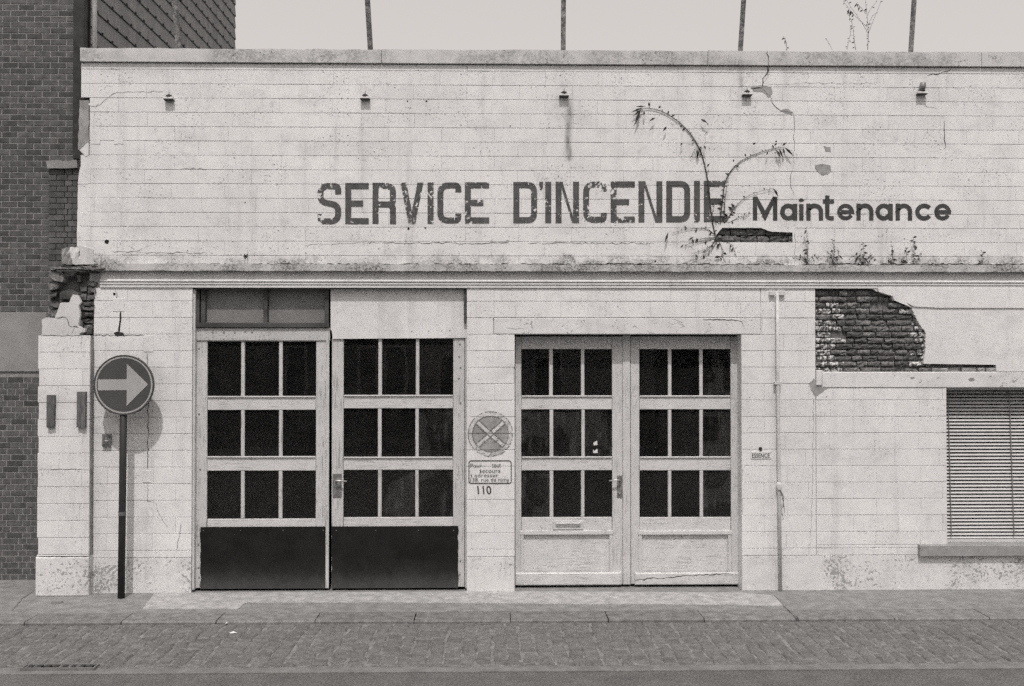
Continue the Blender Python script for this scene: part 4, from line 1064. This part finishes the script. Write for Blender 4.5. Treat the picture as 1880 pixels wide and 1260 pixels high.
# pipe
pp = empty('gas_pipe', (X(1430), -.03, 0)); tag(pp, 'thin white painted metal pipe running down the pilaster, clipped to it', 'pipe')
px = X(1427.5,-.03); pxb = X(1431.5,-.03); zt = Z(537,-.03)
MB().tube([(px,-.03,zt),(px+.002,-.03,Z(700)),(X(1429.5,-.03),-.03,Z(890)),(pxb,-.03,0.0)], .016, 10).build('tube', MAT['pipe'], pp, smooth=True)
MB().box(px-.075, px-.02, -.032, -.001, Z(542), Z(535)).build('bracket', MAT['pipe'], pp); MB().box(px+.02, px+.075, -.032, -.001, Z(542), Z(535)).build('bracket', MAT['pipe'], pp)
for py in (703.5,):
    MB().box(px-.032, px+.034, -.05, -.001, Z(py+2.5), Z(py-2)).build('clip', MAT['pipe'], pp)
zc = Z(893); MB().tube([(pxb-.011,-.03,zc-.05),(pxb-.011,-.03,zc-.03),(pxb-.011,-.03,zc+.02),(pxb-.011,-.03,zc+.035)], [.017,.024,.024,.017], 10).build('coupling', MAT['pipe'], pp, smooth=True)
for k in range(3):
    MB().tube([(pxb-.006,-.05,zc-.03),(pxb+.01+.008*k,-.058,zc-.10),(pxb+.03-.006*k,-.05,zc-.19),(pxb+.036,-.045,zc-.25+.03*k)], .0028, 5).build('loose_wire', MAT['brass'], pp)
# wooden battens on the corner pier
for x0,x1,y0,y1,lab,sd in ((85,100,725.5,785,'short weathered wooden batten on corner pier, the one nearer the brick wall',1),(140.5,157,719.5,785,'weathered wooden batten on corner pier, the longer one nearer the round road sign',2)):
    q = pw([(x0+.7,y0),(x1,y0)],PY-.035)+jag(pw([(x1,y0),(x1-1,y1)],PY-.035),.2,.001,sd)[1:]+jag(pw([(x1-1,y1),(x0,y1)],PY-.035),.015,.005,sd)[1:]
    mb = MB(); mb.prism(q, PY-.035, PY-.001); o = tag(mb.build('wooden_batten', MAT['batten'], origin=None), lab, 'batten', 'battens on the corner pier')
    mb = MB()
    for t in range(3):
        cc = at(x0+3+t*4.5, y1-2.5, PY-.035); mb.disc((cc.x,cc.z), .004, PY-.038, PY-.034, 6)
    tag(mb.build('nails', MAT['iron'], o), kind='stuff')
# small box
sb = empty('switch_box', (X(195), -.02, Z(820))); tag(sb, 'small grey metal switch box on the white wall left of the sign pole', 'switch box')
def wbox(name, x0,x1,y0,y1,Y0,Y1,mat,par): return rbox(name,x0,x1,y0,y1,Y0,Y1,mat,par,.003)
wbox('box', 187,202.5,797,820,-.03,-.001,MAT['brass'],sb); wbox('cover', 189.5,200,800,817,-.036,-.0305,MAT['band'],sb); wbox('slot', 193.5,195.5,803,813,-.042,-.0365,MAT['bright'],sb); wbox('slot', 191.5,198,809,811,-.046,-.0425,MAT['bright'],sb)
# blank cover plates where cable ran
for x0,x1,y0,y1 in ((264,281,617,646),(262,277,864,886),(207,229,548,572)):
    rbox('filled_patch', x0,x1,y0,y1,-.0045,.001,MAT['smooth'],lower,.001)
# flood light brackets
def lamp(px, py, lab, cap=False):
    c = at(px, py, 0); e = empty('lamp_bracket', (c.x, 0, c.z-.05)); tag(e, lab, 'bracket', 'lamp brackets along the upper wall')
    MB().box(c.x-.045, c.x+.045, -.055, -.001, c.z-.030, c.z-.012).build('shelf', MAT['plate'], e)
    MB().box(c.x-.044, c.x+.044, -.054, -.002, c.z-.040, c.z-.0305).build('under_shadow', MAT['iron'], e)  # dark strip standing in for the shadow under the shelf
    MB().tube([(c.x,-.028,c.z-.011),(c.x,-.028,c.z+.004),(c.x,-.028,c.z+.016)], [.034,.026,.008], 10).build('stump', MAT['iron'], e, smooth=True)
    if cap: MB().tube([(c.x+.004,-.03,c.z+.004),(c.x+.006,-.034,c.z+.035),(c.x+.008,-.036,c.z+.072),(c.x+.008,-.036,c.z+.076)], [.024,.030,.028,.012], 12).build('lamp_holder', MAT['brass'], e, smooth=True)
    else: MB().tube([(c.x,-.028,c.z+.012),(c.x+.002,-.028,c.z+.040)], .003, 5).build('rod', MAT['iron'], e)
for a in ((312,178,'rusty lamp bracket on the upper wall nearest the dark brick building'),(671,177,'rusty lamp bracket on the upper wall above the word SERVICE'),(1035,172,"rusty lamp bracket above a dark streak and the word D'INCENDIE"),(1370,170,'rusty lamp bracket beside the cracked patch below the parapet coping'),(1690,168,'lamp bracket that still holds a lamp holder, above the word Maintenance')):
    lamp(*a, cap=a[0] == 1690)
# anchor loop on the lower left of the upper wall
c = at(452,471,0); MB().tube([(c.x-.012,-.004,c.z+.02),(c.x-.014,-.03,c.z-.005),(c.x,-.035,c.z-.025),(c.x+.014,-.03,c.z-.005),(c.x+.012,-.004,c.z+.02)], .005, 6).build('anchor_loop', MAT['iron'], upper)

# posts on the roof behind the parapet, leaning out over the street
for px0, px1, lab in ((328,320.5,'rusty leaning roof post in front of the clad side wall'),(680,674.5,'leaning roof post above the word SERVICE'),(1034,1034.5,'upright roof post near the middle of the parapet'),(1359,1365,'leaning roof post above the cracked coping'),(1672,1678,'leaning roof post right of the tall branching weed')):
    b = at(px0, 97, .42); tp = at(px1, 5, .34); d = (tp-b).normalized()
    e = empty('roof_post', b - d*.45); tag(e, lab, 'post', 'fence posts along the roof edge')
    mb = MB(); a0 = b-d*.45; a1 = b+d*1.3; w = .024
    for q in (0,1):
        pass
    # angle iron: two flanges
    sx = Vector((1,0,0)); sy_ = Vector((0,1,0))
    for u0,u1,v0,v1 in ((-w,w,-.004,.004),(w-.006,w,.0042,.045)):
        vs = [a+sx*u+sy_*v for a in (a0,a1) for u,v in ((u0,v0),(u1,v0),(u1,v1),(u0,v1))]
        mb.add(vs, [(0,3,2,1),(4,5,6,7),(0,1,5,4),(1,2,6,5),(2,3,7,6),(3,0,4,7)])
    mb.build('angle_iron', MAT['postmetal'], e)
    bp = a0; MB().box(bp.x-.06, bp.x+.06, bp.y-.04, bp.y+.06, bp.z-.03, bp.z+.01).build('base_plate', MAT['postmetal'], e)

# ================================================================== ROAD SIGN
sY = -.225; sc_ = at(227, 707, sY); rad = 55.0*(DIST+sY)/F_PX
poleb = Vector((X(222.5, -.185, 1085), -.185, 0))
rs = empty('road_sign', (poleb.x, poleb.y, 0)); tag(rs, 'round road sign with white arrow pointing right on a dark pole', 'road sign')
pc = at(227.5, 707, -.185)
MB().tube([(poleb.x,-.185,-.05),(poleb.x*.5+pc.x*.5,-.185,.95),(pc.x,-.185,sc_.z+.22)], .032, 14).build('pole', MAT['polepaint'], rs, smooth=True)
pb = lambda z: poleb.x+(pc.x-poleb.x)*z/sc_.z
zb = Z(943,-.185,222); MB().tube([(pb(zb),-.185,zb-.018),(pb(zb),-.185,zb+.018)], .034, 14).build('band', MAT['band'], rs)
mb = MB(); n = 56
def ringv(r, y): return [(sc_.x+r*math.cos(6.2832*k/n), y, sc_.z+r*math.sin(6.2832*k/n)) for k in range(n)]
prof = [(rad-.004,sY+.024),(rad,sY+.018),(rad,sY+.004),(rad-.004,sY),(rad-.009,sY),(rad-.011,sY+.004)]
vs = []; fs_ = []
for r_, y_ in prof: vs += ringv(r_, y_)
for i in range(len(prof)-1):
    for k in range(n): fs_.append((i*n+k,(i+1)*n+k,(i+1)*n+(k+1)%n,i*n+(k+1)%n))
mb.add(vs, fs_+[tuple(range(n-1,-1,-1))]); mb.build('rim', MAT['signrim'], rs)
MB().disc((sc_.x,sc_.z), rad-.0112, sY+.006, sY+.010, n).build('disc', MAT['signface'], rs)
mb = MB(); P2 = [Vector((sc_.x+(rad-.022)*math.cos(6.2832*k/n), sc_.z+(rad-.022)*math.sin(6.2832*k/n))) for k in range(n+1)]
ribbon(mb, P2, .014, sY+.0045); mb.build('white_ring', MAT['signwhite'], rs)
mb = MB(); mb.prism(pw([(179.5,697),(232.5,696.5),(232.5,668),(271.5,706),(232,745.5),(232.5,716.5),(179.5,717)], sY), sY+.003, sY+.0055); mb.build('arrow', MAT['signwhite'], rs)
for dz in (-.12,.12): MB().box(sc_.x-.05, sc_.x+.05, sY+.011, -.15, sc_.z+dz-.012, sc_.z+dz+.012).build('clamp', MAT['band'], rs)
for a_ in (62, 152, 182, 232, 242, 300, 318):
    MB().box(sc_.x+rad*math.cos(R(a_))-.006, sc_.x+rad*math.cos(R(a_))+.006, sY+.006, sY+.022, sc_.z+rad*math.sin(R(a_))-.006, sc_.z+rad*math.sin(R(a_))+.006).build('rim_clip', MAT['signrim'], rs)

# ================================================================== PLANTS
def curve3(pts, n=14):
    P = [Vector(p) for p in pts]; out = []
    P = [P[0]*2-P[1]] + P + [P[-1]*2-P[-2]]
    for i in range(1, len(P)-2):
        for k in range(n):
            t = k/n; a,b,c,d = P[i-1],P[i],P[i+1],P[i+2]
            out.append(.5*((2*b)+(c-a)*t+(2*a-5*b+4*c-d)*t*t+(3*b-3*c+d-a)*t**3))
    out.append(P[-2]); return out
def plant(name, label, stems, cat='plant', group=None, seed=0, lw=.30, root=None):
    """stems: list of (list of (px,py,Y), radius, leaf length, leaves per metre, droop tip cluster)"""
    rr = random.Random(seed); r0 = at(*stems[0][0][0]) if root is None else root
    e = empty(name, r0); tag(e, label, cat, group); lv = MB()
    for pts, rad_, ll, dens, tip in stems:
        c = curve3([at(*p) for p in pts], 8); n = len(c)
        MB().tube(c, [max(.0012, rad_*(1-.75*i/n)) for i in range(n)], 5).build('stem', MAT['stem'], e)
        L = sum((c[i+1]-c[i]).length for i in range(n-1)); cnt = max(3, int(L*dens))
        for k in range(cnt):
            t = (k+.5)/cnt; i = min(n-2, int(t*(n-1))); p = c[i].lerp(c[i+1], t*(n-1)-i); tg = (c[i+1]-c[i]).normalized()
            a = rr.uniform(0, 6.283); sd = tg.cross(Vector((math.cos(a), math.sin(a), .3))).normalized()
            d = (sd + tg*rr.uniform(-.1,.5) + Vector((0,0,-.35*rr.random()))).normalized()*ll*rr.choice([.35,.5,.6,.8,1.3]); d.y = d.y*.6 - abs(d.y)*.2
            lv.leaf(p, d, d.length*lw*.5, (rr.uniform(-.4,.4),-1,rr.uniform(-.3,.5)))
        for k in range(tip):
            p = c[n-1-rr.randrange(min(8,n-1))]; sg = 1 if c[-1].x > c[-4].x else -1
            d = Vector((sg*rr.uniform(-.25,.55), rr.uniform(-.2,0), -rr.uniform(.2,1))).normalized()*ll*rr.uniform(1.0,2.3)
            lv.leaf(p, d, d.length*.14, (0,-1,.2))
    tag(lv.build('leaves', MAT['leaf'], e), kind='stuff'); return e
o_ = -.02
shrub = plant('wall_shrub', "straggling shrub with two arching stems rooted in the broken hole of the upper wall", [
 ([(1313,434,.0),(1306,395,-0.005),(1299,330,-0.008),(1285,275,-0.010),(1258,235,-0.010),(1222,208,-0.012),(1190,199,-0.012),(1168,203,-0.013)], .0075, .034, 30, 0),
 ([(1322,412,.0),(1326,372,-0.005),(1333,330,-0.008),(1352,303,-0.009),(1378,287,-0.010),(1412,275,-0.010),(1440,270,-0.012)], .0062, .032, 34, 0),
 ([(1330,410,.0),(1331,370,-0.006),(1334,345,-0.008)], .005, .045, 30, 0),
 ([(1334,408,.0),(1348,382,-0.008),(1378,358,-0.012),(1418,346,-0.015)], .0034, .026, 24, 3),
 ([(1314,432,.0),(1295,420,-0.009),(1262,421,-0.012),(1234,428,-0.014)], .0034, .034, 26, 0),
 ([(1314,436,.0),(1292,438,-0.010),(1264,442,-0.014)], .0034, .036, 26, 0),
 ([(1316,438,.0),(1285,444,-0.012),(1255,450,-0.014)], .0034, .036, 26, 0),
 ([(1318,438,.0),(1300,455,-0.010),(1270,466,-0.014)], .0034, .04, 26, 0),
 ([(1320,436,.0),(1300,465,-0.012),(1255,484,-0.015)], .0034, .036, 22, 0),
 ([(1320,412,.0),(1308,395,-0.009),(1312,375,-0.012)], .0030, .05, 55, 0),
 ([(1328,410,.0),(1342,392,-0.009),(1352,378,-0.012)], .0030, .05, 55, 0),
 ([(1332,410,.0),(1322,390,-0.008),(1324,372,-0.009)], .0030, .05, 55, 0),
 ([(1336,410,.0),(1360,398,-0.009),(1376,394,-0.012)], .0024, .04, 50, 0),
 ([(1318,436,.0),(1326,460,-0.010),(1322,475,-0.014)], .0026, .05, 60, 0),
 ([(1325,436,.0),(1345,452,-0.009),(1352,470,-0.012)], .0022, .04, 30, 0),
 ([(1316,436,.0),(1306,452,-0.010),(1290,470,-0.012)], .0022, .04, 50, 0),
 ([(1268,290,-0.017),(1276,276,-0.019),(1292,272,-0.020)], .0022, .05, 12, 2),
], 'shrub', seed=3, lw=.42)
# the long narrow leaves at the ends of the arching stems, one by one
for i,(x0,y0,x1,y1,w) in enumerate([(1180,198,1158,207,.011),(1186,196,1166,196,.009),(1178,201,1162,214,.011),(1176,202,1165,231,.014),(1183,204,1182,213,.010),(1192,197,1191,187,.011),(1209,200,1213,194,.011),(1203,216,1192,223,.011),(1224,232,1217,242,.011),
    (1286,219,1299,226,.013),(1299,226,1299,230,.008),(1231,215,1240,211,.009),(1253,262,1249,268,.008),(1293,267,1295,275,.011),(1289,271,1283,272,.008),(1303,300,1297,308,.009),
    (1424,274,1434,291,.013),(1430,273,1437,290,.012),(1440,270,1457,287,.014),(1438,272,1440,285,.011),(1436,268,1444,262,.010),(1424,262,1426,258,.010),(1421,268,1427,263,.009),(1382,266,1388,262,.010),(1410,279,1407,285,.008),(1369,288,1367,282,.009),(1347,298,1346,292,.009),(1338,322,1331,318,.009),
    (1420,346,1429,362,.013),(1227,426,1220,448,.011),(1263,442,1275,434,.008),(1249,456,1255,449,.008)]):
    q0, q1 = at(x0,y0,-.03), at(x1,y1,-.05); mb = MB(); mb.leaf(q0, q1-q0, w, (0,-1,.15)); mb.build('leaf', MAT['leaf'], shrub)
wl_ = [(1482,485,[(1478,440,7),(1480,418,4)],'tall thin weed on the cornice ledge, below the i of Maintenance'),
       (1530,485,[(1528,438,22),(1520,462,20),(1541,460,20)],'bushy upright weed on the ledge below the first e of Maintenance'),
       (1584,485,[(1584,446,16),(1570,468,18),(1598,466,16)],'spreading weed on the ledge below the middle n of Maintenance'),
       (1637,485,[(1637,449,18),(1630,474,14)],'small weed on the ledge, left one of three under the end of Maintenance'),
       (1662,485,[(1663,454,18),(1655,476,14)],'short weed on the ledge, middle one of three under the end of Maintenance'),
       (1677,485,[(1676,436,22),(1690,464,16)],'slender tall weed on the ledge below the last c of Maintenance'),
       (1803,486,[(1802,460,14),(1796,478,12)],'lone small weed on the ledge right of the word Maintenance')]
for i,(px_,py_,tops,lab) in enumerate(wl_):
    st = []
    for tx,ty,dn in tops:
        st.append(([(px_,py_+1,-.03),((px_+tx)/2+2,(py_+ty)/2,-.035),(tx,ty,-.045)], .0026, .030, 50+dn*3.0, 1))
    if i in (0,2):
        for dx in (-26,-14,12,24): st.append(([(px_,py_+1,-.03),(px_+dx*.6,py_-13,-.05),(px_+dx,py_-9,-.06)], .0016, .026, 50, 1))
    plant('ledge_weed', lab, st, 'weed', 'weeds on the cornice ledge', seed=40+i, lw=.55)
plant('parapet_weed', 'short weed with drooping head on the coping left of the tall branching one', [([(1445,93,.1),(1443,78,.1),(1438,67,.1)], .0022, .022, 150, 5)], 'weed', 'weeds on the parapet', 60, .5)
plant('parapet_weed', 'tiny thin weed with a round head leaning on the coping', [([(1528,92,.1),(1522,80,.1),(1516,70,.1)], .0014, .012, 60, 3)], 'weed', 'weeds on the parapet', 61, .5)
plant('parapet_weed', 'upright leafy weed on the coping just left of the tall branching one', [([(1571,92,.1),(1568,70,.1),(1565,45,.1),(1555,20,.1)], .0022, .028, 80, 1), ([(1555,92,.1),(1560,68,.1),(1564,50,.1)], .0016, .02, 60, 0)], 'weed', 'weeds on the parapet', 62, .4)
plant('parapet_weed', 'tall branching weed rising above the coping into the sky', [
 ([(1593,92,.1),(1594,60,.1),(1592,30,.1),(1586,-20,.1)], .003, .028, 50, 0), ([(1594,62,.1),(1580,38,.1),(1560,10,.1),(1545,-15,.1)], .002, .026, 26, 0), ([(1592,50,.1),(1570,30,.1),(1548,2,.1)], .0018, .03, 26, 5),
 ([(1594,62,.1),(1604,36,.1),(1614,12,.1),(1622,-15,.1)], .002, .024, 26, 0), ([(1593,48,.1),(1602,30,.1),(1612,22,.1)], .0016, .02, 30, 0), ([(1592,30,.1),(1600,14,.1),(1608,5,.1),(1614,-10,.1)], .0016, .022, 50, 0),
 ([(1590,26,.1),(1580,14,.1),(1572,6,.1)], .0016, .032, 90, 3)], 'weed', 'weeds on the parapet', 63, .4)
